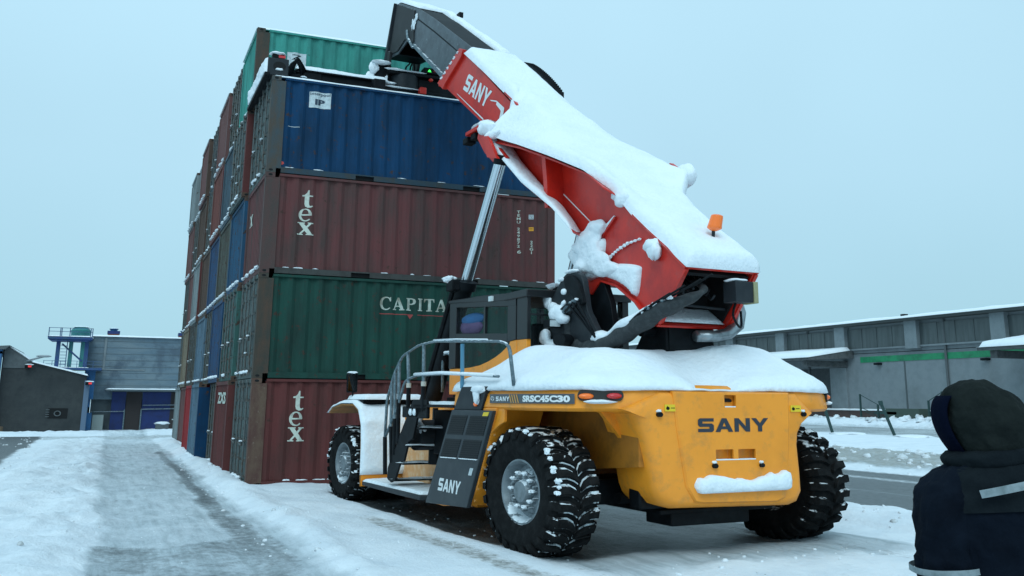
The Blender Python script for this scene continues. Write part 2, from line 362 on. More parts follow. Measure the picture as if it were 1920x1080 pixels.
    a=np.maximum(a,.5*sm(31,33,x)*(1-sm(42.5,43.5,x))*(.6+.8*n1)); g=np.maximum(g,.7*sm(31,33,x)*(1-sm(43,44,x))); d=np.maximum(d,.6*sm(31,33,x)*(1-sm(43,44,x)))
    d=np.maximum(d,.55*bl*sm(.0,.5,(-3.3-x))*sm(-3,5,y)); d=np.maximum(d,.35*b2)
    g=np.maximum(g,.35*bl); a=np.maximum(a,.42*path*sm(.45,.62,n3*.5+n1*.5)*(1-sm(16,20,y)))
    z=z+.012*(n4-.5)*(1-a)
    return z,a,g,d
def axis(segs):
    out=[]
    for a,b,st in segs: n=max(1,int(round((b-a)/st))); out+=list(np.linspace(a,b,n,endpoint=False))
    out.append(segs[-1][1]); return np.array(out)
gx=axis([(-420,-60,45),(-60,-12,3),(-12,-6,.4),(-6,-3,.1),(-3,8.6,.065),(8.6,15,.14),(15,32,.3),(32,60,.8),(60,420,40)])
gy=axis([(-420,-60,45),(-60,-13,3),(-13,-10,.3),(-10,0,.075),(0,8,.13),(8,32,.25),(32,70,1.2),(70,420,35)])
X,Y=np.meshgrid(gx,gy,indexing='ij'); Z,A,Gm,D=ground_fields(X,Y)
me=bpy.data.meshes.new('ground'); nx,ny=X.shape
vs=np.stack([X*SX,Y*SY,Z],-1).reshape(-1,3)
ii,jj=np.meshgrid(np.arange(nx-1),np.arange(ny-1),indexing='ij'); a0=(ii*ny+jj).ravel()
fs=np.stack([a0,a0+ny,a0+ny+1,a0+1],-1)
me.from_pydata(vs.tolist(),[],fs.tolist()); me.polygons.foreach_set('use_smooth',[True]*len(me.polygons))
ca=me.color_attributes.new('cover','FLOAT_COLOR','POINT')
ca.data.foreach_set('color', np.stack([A,Gm,D,np.ones_like(A)],-1).reshape(-1).astype('f'))
gm=bpy.data.materials.new('snowy_ground'); gm.use_nodes=True; t=gm.node_tree; b=t.nodes['Principled BSDF']
att=t.nodes.new('ShaderNodeAttribute'); att.attribute_name='cover'; sx_=t.nodes.new('ShaderNodeSeparateColor'); t.links.new(att.outputs['Color'],sx_.inputs[0])
tcn=t.nodes.new('ShaderNodeTexCoord')
def noise(sc,det=6,st=None):
    n=t.nodes.new('ShaderNodeTexNoise'); n.inputs['Scale'].default_value=sc; n.inputs['Detail'].default_value=det; n.inputs['Roughness'].default_value=.68
    if st:
        mp=t.nodes.new('ShaderNodeMapping'); mp.inputs['Scale'].default_value=st; t.links.new(tcn.outputs['Object'],mp.inputs[0]); t.links.new(mp.outputs[0],n.inputs['Vector'])
    else: t.links.new(tcn.outputs['Object'],n.inputs['Vector'])
    return n.outputs['Fac']
def thresh(maskout, nz, amp, l, h):
    m1=t.nodes.new('ShaderNodeMath'); m1.operation='MULTIPLY_ADD'; m1.inputs[1].default_value=amp; t.links.new(nz,m1.inputs[0]); t.links.new(maskout,m1.inputs[2])
    r=t.nodes.new('ShaderNodeMapRange'); r.inputs['From Min'].default_value=l+amp*.5; r.inputs['From Max'].default_value=h+amp*.5; t.links.new(m1.outputs[0],r.inputs['Value']); return r.outputs[0]
def mix(f,a,bb):
    x=t.nodes.new('ShaderNodeMix'); x.data_type='RGBA'
    t.links.new(f,x.inputs['Factor'])
    for s_,k in ((a,'A'),(bb,'B')):
        if isinstance(s_,tuple): x.inputs[k].default_value=(*s_,1)
        else: t.links.new(s_,x.inputs[k])
    return x.outputs['Result']
def rng_(o,a,b_,c=0,d_=1):
    r=t.nodes.new('ShaderNodeMapRange'); r.inputs['From Min'].default_value=a; r.inputs['From Max'].default_value=b_; r.inputs['To Min'].default_value=c; r.inputs['To Max'].default_value=d_; t.links.new(o,r.inputs['Value']); return r.outputs[0]
nS=noise(3.0,6,(2.6,.16,1)); nA=noise(2.3,9,(1,.45,1)); nB=noise(8,8,(1,.7,1)); nC=noise(.45,4)
c=mix(rng_(noise(1.1,6),.4,.75), (.80,.85,.89),(.66,.73,.79))
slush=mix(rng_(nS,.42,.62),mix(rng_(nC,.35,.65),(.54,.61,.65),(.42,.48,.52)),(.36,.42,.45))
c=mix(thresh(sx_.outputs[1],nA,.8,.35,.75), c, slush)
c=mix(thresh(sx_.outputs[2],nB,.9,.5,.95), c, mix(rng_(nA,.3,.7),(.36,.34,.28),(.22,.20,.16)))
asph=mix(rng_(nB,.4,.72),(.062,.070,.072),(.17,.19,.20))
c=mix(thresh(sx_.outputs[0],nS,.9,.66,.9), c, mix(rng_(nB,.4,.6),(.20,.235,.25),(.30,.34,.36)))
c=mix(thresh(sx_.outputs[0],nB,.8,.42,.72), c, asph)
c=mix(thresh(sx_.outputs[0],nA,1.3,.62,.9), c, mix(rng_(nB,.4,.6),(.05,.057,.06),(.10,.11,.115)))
c=mix(rng_(noise(3.1,7,(1,.5,1)),.62,.76,0,.28), c, (.36,.40,.41))
# scattered grit and slivers of ice
c=mix(rng_(noise(55,3),.70,.76,0,.55), c, (.30,.27,.21))
t.links.new(c,b.inputs['Base Color'])
ro=t.nodes.new('ShaderNodeMapRange'); t.links.new(thresh(sx_.outputs[0],nA,.75,.4,.6),ro.inputs['Value']); ro.inputs['To Min'].default_value=.8; ro.inputs['To Max'].default_value=.42
t.links.new(ro.outputs[0],b.inputs['Roughness'])
bp=t.nodes.new('ShaderNodeBump'); bp.inputs['Strength'].default_value=.55; bp.inputs['Distance'].default_value=.06; t.links.new(noise(11,8),bp.inputs['Height'])
bp2=t.nodes.new('ShaderNodeBump'); bp2.inputs['Strength'].default_value=.5; bp2.inputs['Distance'].default_value=.12; t.links.new(nA,bp2.inputs['Height']); t.links.new(bp2.outputs[0],bp.inputs['Normal'])
t.links.new(bp.outputs[0],b.inputs['Normal'])
me.materials.append(gm)
go=bpy.data.objects.new('ground',me); COL.objects.link(go); go['kind']='structure'

# loose snow clods thrown up by the plough and the tyres
rc=np.random.RandomState(11); vs=[]; fs=[]
def clod(x,y,r):
    z=float(ground_fields(np.array([x]),np.array([y]))[0][0]); n=len(vs); k=6
    ph=rc.rand()*6; q=rc.uniform(.75,1.3,(3,k))
    for j,(rr_,h) in enumerate(((1.0,-.25),(.95,.35),(.5,.8))):
        for i_ in range(k):
            a_=ph+2*math.pi*i_/k+.3*j; vs.append(((x+r*rr_*q[j,i_]*math.cos(a_))*SX,(y+r*rr_*q[j,i_]*math.sin(a_))*SY,z+r*h*1.1*q[j,i_]))
    for j in (0,1):
        for i_ in range(k): fs.append((n+j*k+i_,n+j*k+(i_+1)%k,n+(j+1)*k+(i_+1)%k,n+(j+1)*k+i_))
    fs.append(tuple(n+2*k+i_ for i_ in range(k)))
for cnt,(xa,xb),(ya,yb),(ra,rb) in ((80,(-4.3,-2.5),(-9.5,6),(.010,.035)),(70,(-.75,-.1),(-9,12),(.010,.035)),(170,(6.3,8.2),(-10,2),(.015,.06)),(90,(-.3,2.2),(-9.5,-2),(.006,.02)),(80,(2,7),(-11,-9.4),(.008,.03)),(150,(14,20),(-3,12),(.05,.16)),(40,(-2.4,-.8),(-8,8),(.008,.022)),(120,(44,48),(2,50),(.12,.35)),(90,(-6.5,-4.2),(4,26),(.02,.07))):
    for _ in range(cnt): clod(rc.uniform(xa,xb),rc.uniform(ya,yb),ra+(rb-ra)*rc.rand()**2.5)
me=bpy.data.meshes.new('snow_clods'); me.from_pydata(vs,[],fs); me.polygons.foreach_set('use_smooth',[True]*len(me.polygons)); me.materials.append(mat('clod_snow',(.78,.83,.87),.85,col2=(.45,.48,.48),nscale=1.1,lo=.45,hi=.7,bump=.3))
co_=bpy.data.objects.new('snow_clods',me); COL.objects.link(co_); tag(co_,'loose clods of ploughed snow scattered over the banks and tracks','snow clods',kind='stuff')

# ================================================================== CONTAINERS
CL,CW,CH=6.058,2.438,2.591
def corr(x, pitch=.278, d=.036):
    """side-wall corrugation depth (0 outer .. d inner)"""
    f=(x/pitch)%1.0
    return d*(0 if f<.26 else ((f-.26)/.24 if f<.5 else (1 if f<.76 else 1-(f-.76)/.24)))
def corr_breaks(a,b,pitch=.278):
    out=[a]; k=math.floor(a/pitch)
    while k*pitch<b:
        for q in (0,.26,.5,.76):
            x=(k+q)*pitch
            if a<x<b: out.append(x)
        k+=1
    out.append(b); return out
def corr_wall(g, a, b, z0, z1, P, pitch=.278, d=.036, th=.02):
    """P(along, depth, z)"""
    xs=corr_breaks(a,b,pitch); vs=[]; n=len(xs)
    for z in (z0,z1): vs += [P(x,corr(x,pitch,d),z) for x in xs]
    for z in (z0,z1): vs += [P(x,corr(x,pitch,d)+th,z) for x in xs]
    fs=[(i,i+1,n+i+1,n+i) for i in range(n-1)]+[(2*n+i,3*n+i,3*n+i+1,2*n+i+1) for i in range(n-1)]
    fs+=[(n+i,n+i+1,3*n+i+1,3*n+i) for i in range(n-1)]+[(i,2*n+i,2*n+i+1,i+1) for i in range(n-1)]
    g.add(vs,fs)
PW=.27   # door-end corner post width
PW2=.17
cm={}
def proto_mesh(key, g, bevel=0, smooth=False):
    o=mk(key,g,BLK,loc=(0,0,0),bevel=0); me=o.data; bpy.data.objects.remove(o); me.name=key; cm[key]=me
# side panel + roof as container body
g=G(); corr_wall(g,PW-.02,CL-PW2,.16,CH-.06,lambda x,d,z:(x,.03+d,z)); proto_mesh('side_panel',g)
g=G(); corr_wall(g,PW-.02,CL-PW2,.16,CH-.06,lambda x,d,z:(x,CW-.03-d,z)); proto_mesh('far_side_panel',g)
g=G(); corr_wall(g,.1,CL-.1,.02,CW-.02,lambda x,d,z:(x,z,CH-.03-d*.6),.21,.02); proto_mesh('roof_panel',g)
g=G()
g.prism([(PW,.012),(1.72,.012),(1.72,.125),(2.09,.125),(2.09,.012),(3.97,.012),(3.97,.125),(4.34,.125),(4.34,.012),(CL-PW2,.012),(CL-PW2,.158),(PW,.158)],.0,.05,1); proto_mesh('bottom_rail',g)
g=G(); g.box(1.72,.052,.02,2.09,.3,.12); proto_mesh('forklift_pocket0',g)
g=G(); g.box(3.97,.052,.02,4.34,.3,.12); proto_mesh('forklift_pocket1',g)
g=G(); g.box(PW-.01,.004,CH-.075,CL-PW2+.01,.06,CH-.012); proto_mesh('top_rail',g)
g=G(); g.prism([(.0,.0),(PW,.0),(PW,.03),(.05,.03),(.05,.16),(.0,.16)],.12,CH-.12,2); proto_mesh('corner_post',g)   # near corner
g=G()
def casting(g,x,y,z,sx,sy,sz):
    # box with flat black discs painting the dark of the lifting holes
    x1,y1,z1=x+.178*sx,y+.162*sy,z+.118*sz
    a,b_=sorted((x,x1)); c_,d_=sorted((y,y1)); e_,f_=sorted((z,z1))
    g.cur=0; g.box(a,c_,e_,b_,d_,f_)
    g.cur=1
    cx,cy,cz=(a+b_)/2,(c_+d_)/2,(e_+f_)/2
    def disc(c0,r1,r2,ax,s):
        pts=[]
        for k in range(12):
            t=2*math.pi*k/12; p=[0,0,0]
            p[ax]=s; o=[i for i in range(3) if i!=ax]; p[o[0]]=r1*math.cos(t); p[o[1]]=r2*math.sin(t); pts.append((c0[0]+p[0],c0[1]+p[1],c0[2]+p[2]))
        g.add(pts,[tuple(range(12))])
    disc((cx,y,cz),.040,.030,1,-.003*sy); disc((x,cy,cz),.032,.028,0,-.003*sx)
    g.cur=0
for i in (0,1):
    g=G(); casting(g,-.005+i*(CL+.01),-.005,-.0 if 0 else .002,1-2*i,1,1); me0='corner_casting_bottom%d'%i; proto_mesh(me0,g)
    cm[me0+'_mi']=None
g=None
def set_mi(key,g_):  # rebuild with material index
    me=cm[key]; 
    if len(me.polygons)==len(g_.mi): me.polygons.foreach_set('material_index',g_.mi)
CAST={}
for iz in (0,1):
    for ix in (0,1):
        for iy in (0,1):
            g=G(); casting(g,-.006+ix*(CL+.012),-.006+iy*(CW+.012),.002+iz*(CH-.004),1-2*ix,1-2*iy,1-2*iz)
            k='casting%d%d%d'%(ix,iy,iz); proto_mesh(k,g); CAST[k]=(ix,iy,iz)
            me=cm[k]; me.materials.clear(); me.materials.append(BLK); me.materials.append(BLK); me.polygons.foreach_set('material_index',g.mi)
# end frame: sill, header, posts (x=0 end)
g=G(); g.box(.0,.16,.01,.06,CW-.16,.165); proto_mesh('end_sill',g)
g=G(); g.box(.0,.16,CH-.11,.06,CW-.16,CH-.01); proto_mesh('end_header',g)
g=G(); g.prism([(.0,CW),(.12,CW),(.12,CW-.04),(.05,CW-.04),(.05,CW-.15),(.0,CW-.15)],.12,CH-.12,2); proto_mesh('corner_post_back',g)
g=G(); corr_wall(g,.15,CW-.15,.16,CH-.1,lambda y,d,z:(.02+d,y,z),.205,.045); proto_mesh('end_panel',g)
g=G(); corr_wall(g,.15,CW-.15,.16,CH-.1,lambda y,d,z:(CL-.02-d,y,z),.205,.045)
g.box(CL-.06,.1,.01,CL,CW-.1,.16); g.box(CL-.06,.1,CH-.11,CL,CW-.1,CH-.01); g.box(CL-.05,0,.12,CL,.16,CH-.12); g.box(CL-PW2,0,.12,CL-.05,.04,CH-.12); g.box(CL-.05,CW-.16,.12,CL,CW,CH-.12)
proto_mesh('far_end_frame',g)
def door(y0,y1):
    g=G(); g.box(.035,y0,.17,.06,y1,CH-.115)
    n=5; h=(CH-.115-.17)/n    # shallow horizontal swages
    for k in range(n):
        za=.17+h*k+.06; g.prism([(.036,za),(.018,za+.03),(.018,za+h-.15),(.036,za+h-.12)],y0+.07,y1-.07,1)
    return g
g=door(.155,CW/2-.005); 
for z in (.45,1.05,1.65,2.2): g.box(.012,.12,z,.036,.30,z+.06)
proto_mesh('door_leaf0',g)
g=door(CW/2+.005,CW-.155)
for z in (.45,1.05,1.65,2.2): g.box(.012,CW-.30,z,.036,CW-.12,z+.06)
proto_mesh('door_leaf1',g)
def bar(y):
    g=G(); g.tube([(-.022,y,.10),(-.022,y,CH-.06)],.017,8)
    for z in (.24,.62,1.1,1.6,2.05,2.4): g.box(-.03,y-.04,z-.03,.02,y+.04,z+.03)
    g.box(-.045,y-.035,.08,.0,y+.035,.15); g.box(-.045,y-.035,CH-.10,.0,y+.035,CH-.03)
    return g
def handle(y,s):
    g=G(); g.tube([(-.022,y,1.02),(-.06,y+.03*s,1.03),(-.06,y+.42*s,.98),(-.05,y+.46*s,.98)],.013,6); g.box(-.05,y+.22*s,.95,.0,y+.34*s,1.06); return g
for i,(y,s) in enumerate([(.42,1),(.98,-1),(1.46,1),(2.02,-1)]):
    proto_mesh('locking_bar%d'%i,bar(y)); proto_mesh('handle%d'%i,handle(y,s))
# bits of snow on the sill, bar brackets
def snowbits(seed, doors):
    rr=random.Random(seed); g=G()
    y=.15
    while y<CW-.3:
        L=rr.uniform(.12,.6)
        if rr.random()<.75: g.blob((-.015,y+L/2,.175),(.045,L/2,.035+rr.random()*.02),.18,rr.randint(0,999),7)
        y+=L+rr.uniform(.05,.25)
    if doors:
        for yb in (.42,.98,1.46,2.02):
            for z in (.27,.65,1.13,1.63):
                if rr.random()<.10: g.blob((-.03,yb,z+.01),(.028,.045,.022),.2,rr.randint(0,999),6)
        for yb in (.65,1.72): g.blob((-.05,yb,1.07),(.03,.08,.022),.2,rr.randint(0,99),6)
    return g
for i in range(3):
    proto_mesh('snow_bits%d'%i,snowbits(i,True)); proto_mesh('snow_sill%d'%i,snowbits(i+10,False))
def sidesnow(seed,prob=.6):
    rr=random.Random(seed); g=G(); k=0
    x=PW
    while x<CL-PW:
        f=(x/.278)%1
        if .5<f<.8 and rr.random()<prob:
            g.blob((x,.035,.165),(.03+rr.random()*.10,.03,.012+.018*rr.random()),.25,rr.randint(0,999),7)
            x+=.2
        x+=.04
    return g
for i in range(4): proto_mesh('side_snow%d'%i,sidesnow(i+40,(.22,.10,.20,.16)[i]))
g=snow_sheet(quad((.0,.0,CH-.012),(CL,.0,CH-.012),(CL,.12,CH-.012),(0,.12,CH-.012)),60,5,.05,.05,3,lump=.3); proto_mesh('top_edge_snow',g)
g=snow_sheet(quad((-.02,.05,CH),(CL,.05,CH),(CL,CW,CH),(-.02,CW,CH)),70,28,.11,.12,4,lump=.35); proto_mesh('roof_snow',g)
HOLE=mat('casting_hole',(.004,.005,.006),.9)  # near-black: shade inside openings put into the colour; also used for print
RUST=mat('rusty_casting',(.055,.036,.028),.8,col2=(.11,.055,.032),nscale=6,lo=.4,hi=.6,bump=.2)
def paint(name,c,c2=None,rust=.66,rustc=(.055,.032,.024)):
    c2=tuple(v*.8 for v in (c2 or tuple(v*.75 for v in c)))
    return mat('paint_'+name,c,.7,spec=.18,col2=c2,nscale=1.3,lo=.38,hi=.68,stretch=(1.6,1.6,.45),col3=rustc,n3=5.5,lo3=rust-.04,hi3=rust+.04,bump=.25,bscale=1.6)
def place_mesh(key,name,parent,mats,root=None):
    o=bpy.data.objects.new(name,cm[key]); COL.objects.link(o); o.parent=parent
    mats=mats if isinstance(mats,(list,tuple)) else [mats]
    if len(cm[key].materials)==0: cm[key].materials.append(BLK)
    for i,m in enumerate(mats):
        o.material_slots[i].link='OBJECT'; o.material_slots[i].material=m
    return o
BARM=mat('locking_bar_steel',(.10,.118,.118),.6,metal=.2,col2=(.09,.07,.055),nscale=8)
def container(col, lev, body, end, kind, label, dx=0, frame=None, roof=False, rust=None, topsnow=False, full=False):
    frame=frame or end
    r=thing('shipping_container', label,'shipping container',(dx,col*2.4876,lev*2.5925),'shipping containers in the stack')
    place_mesh('side_panel','side_panel',r,body)
    place_mesh('corner_post','corner_post',r,rust or (body if dx<-.09 else frame)); place_mesh('corner_post_back','corner_post',r,frame)
    place_mesh('end_sill','end_sill',r,frame); place_mesh('end_header','end_header',r,frame)
    place_mesh('bottom_rail','bottom_rail',r,body if not full else (full))
    if col==0:
        place_mesh('far_end_frame','far_end_frame',r,body); place_mesh('forklift_pocket0','forklift_pocket',r,HOLE); place_mesh('forklift_pocket1','forklift_pocket',r,HOLE)
    place_mesh('top_rail','top_rail',r,body)
    if roof or lev>=3: place_mesh('roof_panel','roof_panel',r,body)
    for k,(ix,iy,iz) in CAST.items():
        if ix==0 and iy==0 or (col==0 and iy==0) or (ix==0 and lev<4 and iy==1): place_mesh(k,'corner_casting',r,[rust or RUST,HOLE])
    if kind=='door':
        for i in (0,1):
            d=place_mesh('door_leaf%d'%i,'door_leaf',r,end)
            for j in (0,1):
                place_mesh('locking_bar%d'%(2*i+j),'locking_bar',d,BARM)
                if j==1: place_mesh('handle%d'%(2*i+j),'handle',d,BARM)
        place_mesh('snow_bits%d'%((col+lev)%3),'snow',r,SNOW)
    else:
        place_mesh('end_panel','end_panel',r,end)
        place_mesh('snow_sill%d'%((col+lev)%3),'snow',r,SNOW)
    if col==0: place_mesh('side_snow%d'%(lev%4),'snow',r,SNOW)
    if topsnow: place_mesh('top_edge_snow','snow',r,SNOW)
    if roof: place_mesh('roof_snow','snow',r,SNOW)
    for ch in r.children:
        if ch.name.startswith('snow'): ch['kind']='stuff'
    return r
MAR=paint('maroon',(.125,.036,.034),(.10,.04,.036),.66); MARG=paint('faded_maroon',(.13,.045,.045),(.085,.06,.055),.66)
BLU=paint('deep_blue',(.004,.045,.115),(.005,.034,.08),.64); GRN=paint('dark_green',(.014,.064,.050),(.018,.046,.038),.63)
TEAL=paint('teal',(.055,.30,.25),(.045,.22,.19),.68); GDR=paint('weathered_grey_green',(.105,.145,.14),(.07,.085,.085),.6)  # GDR: weathered paint, with snow light on the doors put into the colour
OLV=paint('olive_grey',(.085,.095,.08),(.06,.06,.05),.58); BL2=paint('mid_blue',(.03,.075,.16),(.035,.065,.115),.6)
LBLU=paint('light_blue',(.11,.18,.24),(.09,.145,.19),.62); BRED=paint('bright_red',(.30,.03,.035),(.24,.03,.03),.7)
PNK=paint('dusty_pink',(.15,.075,.072),(.15,.08,.075),.66); BGE=paint('beige',(.22,.19,.14),(.17,.14,.10),.62)
GRY=paint('light_grey',(.24,.28,.29),(.17,.2,.2),.64); BRN=paint('brown',(.10,.065,.05),(.075,.05,.04),.6)
GDD=paint('green_door',(.045,.13,.115),(.05,.09,.085),.58); SAL=paint('salmon',(.17,.06,.05),(.13,.05,.042),.62)
BBL=paint('bright_blue',(.02,.085,.16),(.03,.07,.12),.6); SLT=paint('slate_blue',(.06,.10,.13),(.045,.07,.085),.6)
RPO=mat('rusty_post',(.085,.038,.03),.85,col2=(.12,.075,.05),nscale=2.5,lo=.42,hi=.6,stretch=(1,1,.5),col3=(.17,.13,.10),n3=12,lo3=.6,hi3=.7,bump=.2)
GPO=mat('green_brown_post',(.04,.04,.032),.85,col2=(.075,.045,.03),nscale=3,lo=.42,hi=.62,stretch=(1,1,.5),bump=.15)
BPO=mat('blue_brown_post',(.07,.055,.042),.85,col2=(.045,.065,.075),nscale=3,lo=.42,hi=.6,stretch=(1,1,.4),bump=.15)
MPO=mat('brown_red_post',(.085,.042,.038),.85,col2=(.06,.045,.04),nscale=3,lo=.42,hi=.62,stretch=(1,1,.5),bump=.15)
where=['nearest stack','second stack','third stack','fourth stack','fifth stack','sixth stack','seventh stack','farthest stack']
tier=['bottom','second','middle','fourth','top']
TBL={ # (col,lev): body,end,kind,desc,dx
(0,0):(MAR,GDR,'door','maroon container lettered tex behind the front wheel of the yellow machine',0,RPO),
(0,1):(GRN,GDR,'door','dark green container lettered CAPITA behind the machine cab',0,GPO),
(0,2):(MARG,MARG,'end','faded maroon container lettered tex above the green one',0,MPO),
(0,3):(BLU,GDR,'door','deep blue container with white Interpool label under the spreader',0,BPO),
(1,0):(MAR,MAR,'end','maroon corrugated end with white letters',-.13),
(1,1):(GRN,GDD,'door','green doors with bright bars beside the green container',-.08),
(1,2):(BLU,BBL,'end','bright blue corrugated end beside the faded maroon container',-.06),
(1,3):(MAR,GDR,'door','grey doors in a maroon frame next to the deep blue container',-.13),
(1,4):(TEAL,TEAL,'end','teal green container raised behind the spreader',-.05,GPO),
(2,0):(OLV,OLV,'door','olive grey doors beside the lettered maroon end',0),
(2,1):(BLU,BL2,'end','blue corrugated end on the olive grey doors',-.1),
(2,2):(MAR,OLV,'end','olive corrugated end with a maroon post',-.06),
(2,3):(MAR,SLT,'end','slate corrugated end with a maroon post',-.08),
(2,4):(BRN,OLV,'door','grey brown doors behind the teal container',0),
(3,0):(BLU,LBLU,'end','light blue end with deep blue side standing proud',-.27),
(3,1):(BLU,GDR,'door','grey doors on the light blue container',0),
(3,2):(BLU,BL2,'end','blue corrugated end between olive ones',-.05),
(3,3):(MAR,SAL,'end','salmon red corrugated end',-.1),
(3,4):(MAR,PNK,'end','dusty pink end with maroon post',-.08),
(4,0):(BRED,BRED,'end','bright red container standing proud',-.24),
(4,1):(SLT,LBLU,'end','pale blue end on the bright red container',-.05),
(4,2):(BRN,BRN,'end','brown end',-.05),
(4,3):(BL2,GDR,'door','grey doors',0),
(4,4):(SLT,SLT,'door','slate doors',0),
(5,0):(OLV,OLV,'door','dark grey doors beside the bright red container',0),
(5,1):(MAR,OLV,'door','grey doors with a maroon post',-.06),
(5,2):(MAR,GRY,'end','pale grey end with maroon side',-.1),
(5,3):(MAR,BRN,'end','brown end',-.06),
(5,4):(BRN,PNK,'end','brownish pink end',-.12),
(6,0):(PNK,PNK,'end','dusty pink end',-.04),
(6,1):(BRN,BGE,'end','beige end',-.1),
(6,2):(MAR,PNK,'end','dusty pink end',-.04),
(6,3):(OLV,OLV,'door','olive doors',0),
(6,4):(SLT,GRY,'end','light grey end',0),
(7,0):(BGE,GRY,'end','beige grey end',-.06),
(7,1):(OLV,GRY,'door','grey doors',0),
(7,2):(MAR,SLT,'door','slate doors',0),
(7,3):(BRN,PNK,'end','brown pink end',-.05),
(7,4):(GRY,GRY,'end','light grey end',-.08),
}
CT={}
for (c_,l_),v in TBL.items():
    body,end,kind,desc,dx=v[:5]; rust=v[5] if len(v)>5 else None
    lab=' '.join((desc+', '+tier[l_]+' tier, '+where[c_]).split()[:16])
    CT[c_,l_]=container(c_,l_,body,end,kind,lab,dx,rust=rust,roof=(l_==4),topsnow=(c_,l_)==(0,3))
SHEET=mat('rail_dark',(.028,.03,.03),.7,col2=(.05,.045,.04),nscale=4)
for k in ((0,2),(0,3)):
    for ch in CT[k].children:
        if ch.name.startswith('bottom_rail'): ch.material_slots[0].material=mat('rail_greybrown',(.045,.048,.045),.75,col2=(.03,.03,.028),nscale=4) if k==(0,2) else mat('rail_navy',(.014,.04,.06),.7,col2=(.03,.035,.035),nscale=4)
# ---- painted letters that follow the corrugation
def wall_letters(name, parent, v2, f, P0x, P0z, w, h, W2, H2, m, depth0=.03, lift=.004, skew=0):
    bm=bmesh.new(); vv=[bm.verts.new((P0x+a/W2*w, 0, P0z+b/H2*h+skew*(a/W2*w))) for a,b in v2]
    for fc in f:
        try: bm.faces.new([vv[i] for i in fc])
        except ValueError: pass
    xs=[v.co.x for v in bm.verts]
    for x in corr_breaks(min(xs)+1e-4,max(xs)-1e-4)[1:-1]:
        geom=bm.verts[:]+bm.edges[:]+bm.faces[:]; bmesh.ops.bisect_plane(bm,geom=geom,plane_co=(x,0,0),plane_no=(1,0,0),dist=1e-5)
    g=G(); bm.verts.index_update(); ox,oy,oz=[parent.location[i]/(SX,SY,SZ)[i] for i in range(3)]
    g.add([(ox+v.co.x, oy+depth0+corr(v.co.x)-lift, oz+v.co.z) for v in bm.verts],[tuple(q.index for q in f_.verts) for f_ in bm.faces]); bm.free()
    return mk(name,g,m,parent,fix=False)
CRM=mat('faded_cream_lettering',(.55,.60,.52),.7,col2=(.30,.27,.24),nscale=7,lo=.5,hi=.72)
CRM2=mat('worn_cream_lettering',(.50,.58,.52),.7,col2=(.22,.2,.15),nscale=2.6,lo=.42,hi=.66)
def tex(parent,x0,z0,w,h):
    # three letters stacked
    hh=h/3.75
    for k,(ch,dx_,hs,ww) in enumerate((('t',.03,1.0,.9),('e',-.005,1.0,.92),('x',0,1.0,1.15))):
        v,f,wd=outline_mesh(ch); 
        zb=z0+[2.33,1.17,0][k]*hh
        wall_letters('letter_'+ch,parent,v,f,x0+dx_+(.05 if ch!='x' else 0)*w,zb,w*ww*.86,hh*1.06*hs,wd,1.0,CRM)
tex(CT[0,2],.65,6.22-2*2.5925,.32,1.15)
tex(CT[0,0],.70,1.08,.30,1.19)
ca_={'C':GL['C'],'A':GL['a'],'P':GL['P'],'I':GL['I'],'T':GL['T']}
v,f,wd=outline_mesh('CAPITA',.13,ca_); wall_letters('lettering',CT[0,1],v,f,2.32,4.40-2.5925,1.38,.33,wd,1.0,CRM2)
g_v=[(0,0),(.56,0),(.56,.022),(0,.022),(.56,0),(.62,-.1),(.68,0),(.68,.022),(.56,.022),(.76,0),(1.9,0),(1.9,.018),(.76,.018)]
wall_letters('painted_line',CT[0,1],g_v,[(0,1,2,3),(4,5,6,7,8),(9,10,11,12)],2.32,4.28-2.5925,1.0,1.0,1.0,1.0,mat('red_line',(.34,.055,.05),.7))
def small(parent,txt,x0,z0,w,h,m=CRM,vertical=False,bold=.02,**k):
    v,f,a,b=text_mesh(txt,bold,vertical); return wall_letters('lettering',parent,v,f,x0,z0,w,h,a,b,m,lift=.007,**k)
z2=2*2.5925; z3=3*2.5925
small(CT[0,2],'TEMU 249872',5.20,6.30-z2,.075,1.06,vertical=True); small(CT[0,2],'6',5.215,6.13-z2,.075,.10); 
small(CT[0,2],'22G1',5.50,6.14-z2,.065,.38,vertical=True)
def patch(parent,name,x0,z0,w,h,m,lift=.005): return wall_letters(name,parent,[(0,0),(1,0),(1,1),(0,1)],[(0,1,2,3)],x0,z0,w,h,1,1,m,lift=lift)
patch(CT[0,2],'code_plate',5.475,7.14-z2,.10,.13,LBL); small(CT[0,2],'TCT',5.485,7.21-z2,.08,.04,HOLE); small(CT[0,2],'LBJ',5.485,7.155-z2,.08,.035,HOLE)
patch(CT[0,2],'warning_label',5.48,6.80-z2,.095,.11,mat('orange_label',(.75,.33,.02),.6)); small(CT[0,2],'CSC',5.49,6.85-z2,.07,.03,HOLE)
patch(CT[0,3],'company_label',.74,9.64-z3,.42,.44,LBL)
NAVY=mat('navy_print',(.02,.04,.07),.6)
small(CT[0,3],'Interpool',.755,9.955-z3,.39,.115,NAVY,bold=.02); small(CT[0,3],'IP',.85,9.72-z3,.20,.16,NAVY,bold=.05,skew=.0)
patch(CT[0,3],'scratch',.36,9.05-z3,.22,.012,WHT); 
g=G(); 
for (px,pz,pr) in ((.28,8.05,.045),):
    g.add([(px+pr*math.cos(k*.524),.03-.003,pz+pr*math.sin(k*.524)) for k in range(12)],[tuple(range(12))])
mk('red_spot',g,mat('red_spot_paint',(.5,.05,.04),.6),CT[0,3],fix=False)
g=G(); o=CT[1,4].location; 
wall_letters('company_label',CT[1,4],[(0,0),(1,0),(1,1),(0,1)],[(0,1,2,3)],.68,11.85-4*2.5925,.42,.50,1,1,LBL)
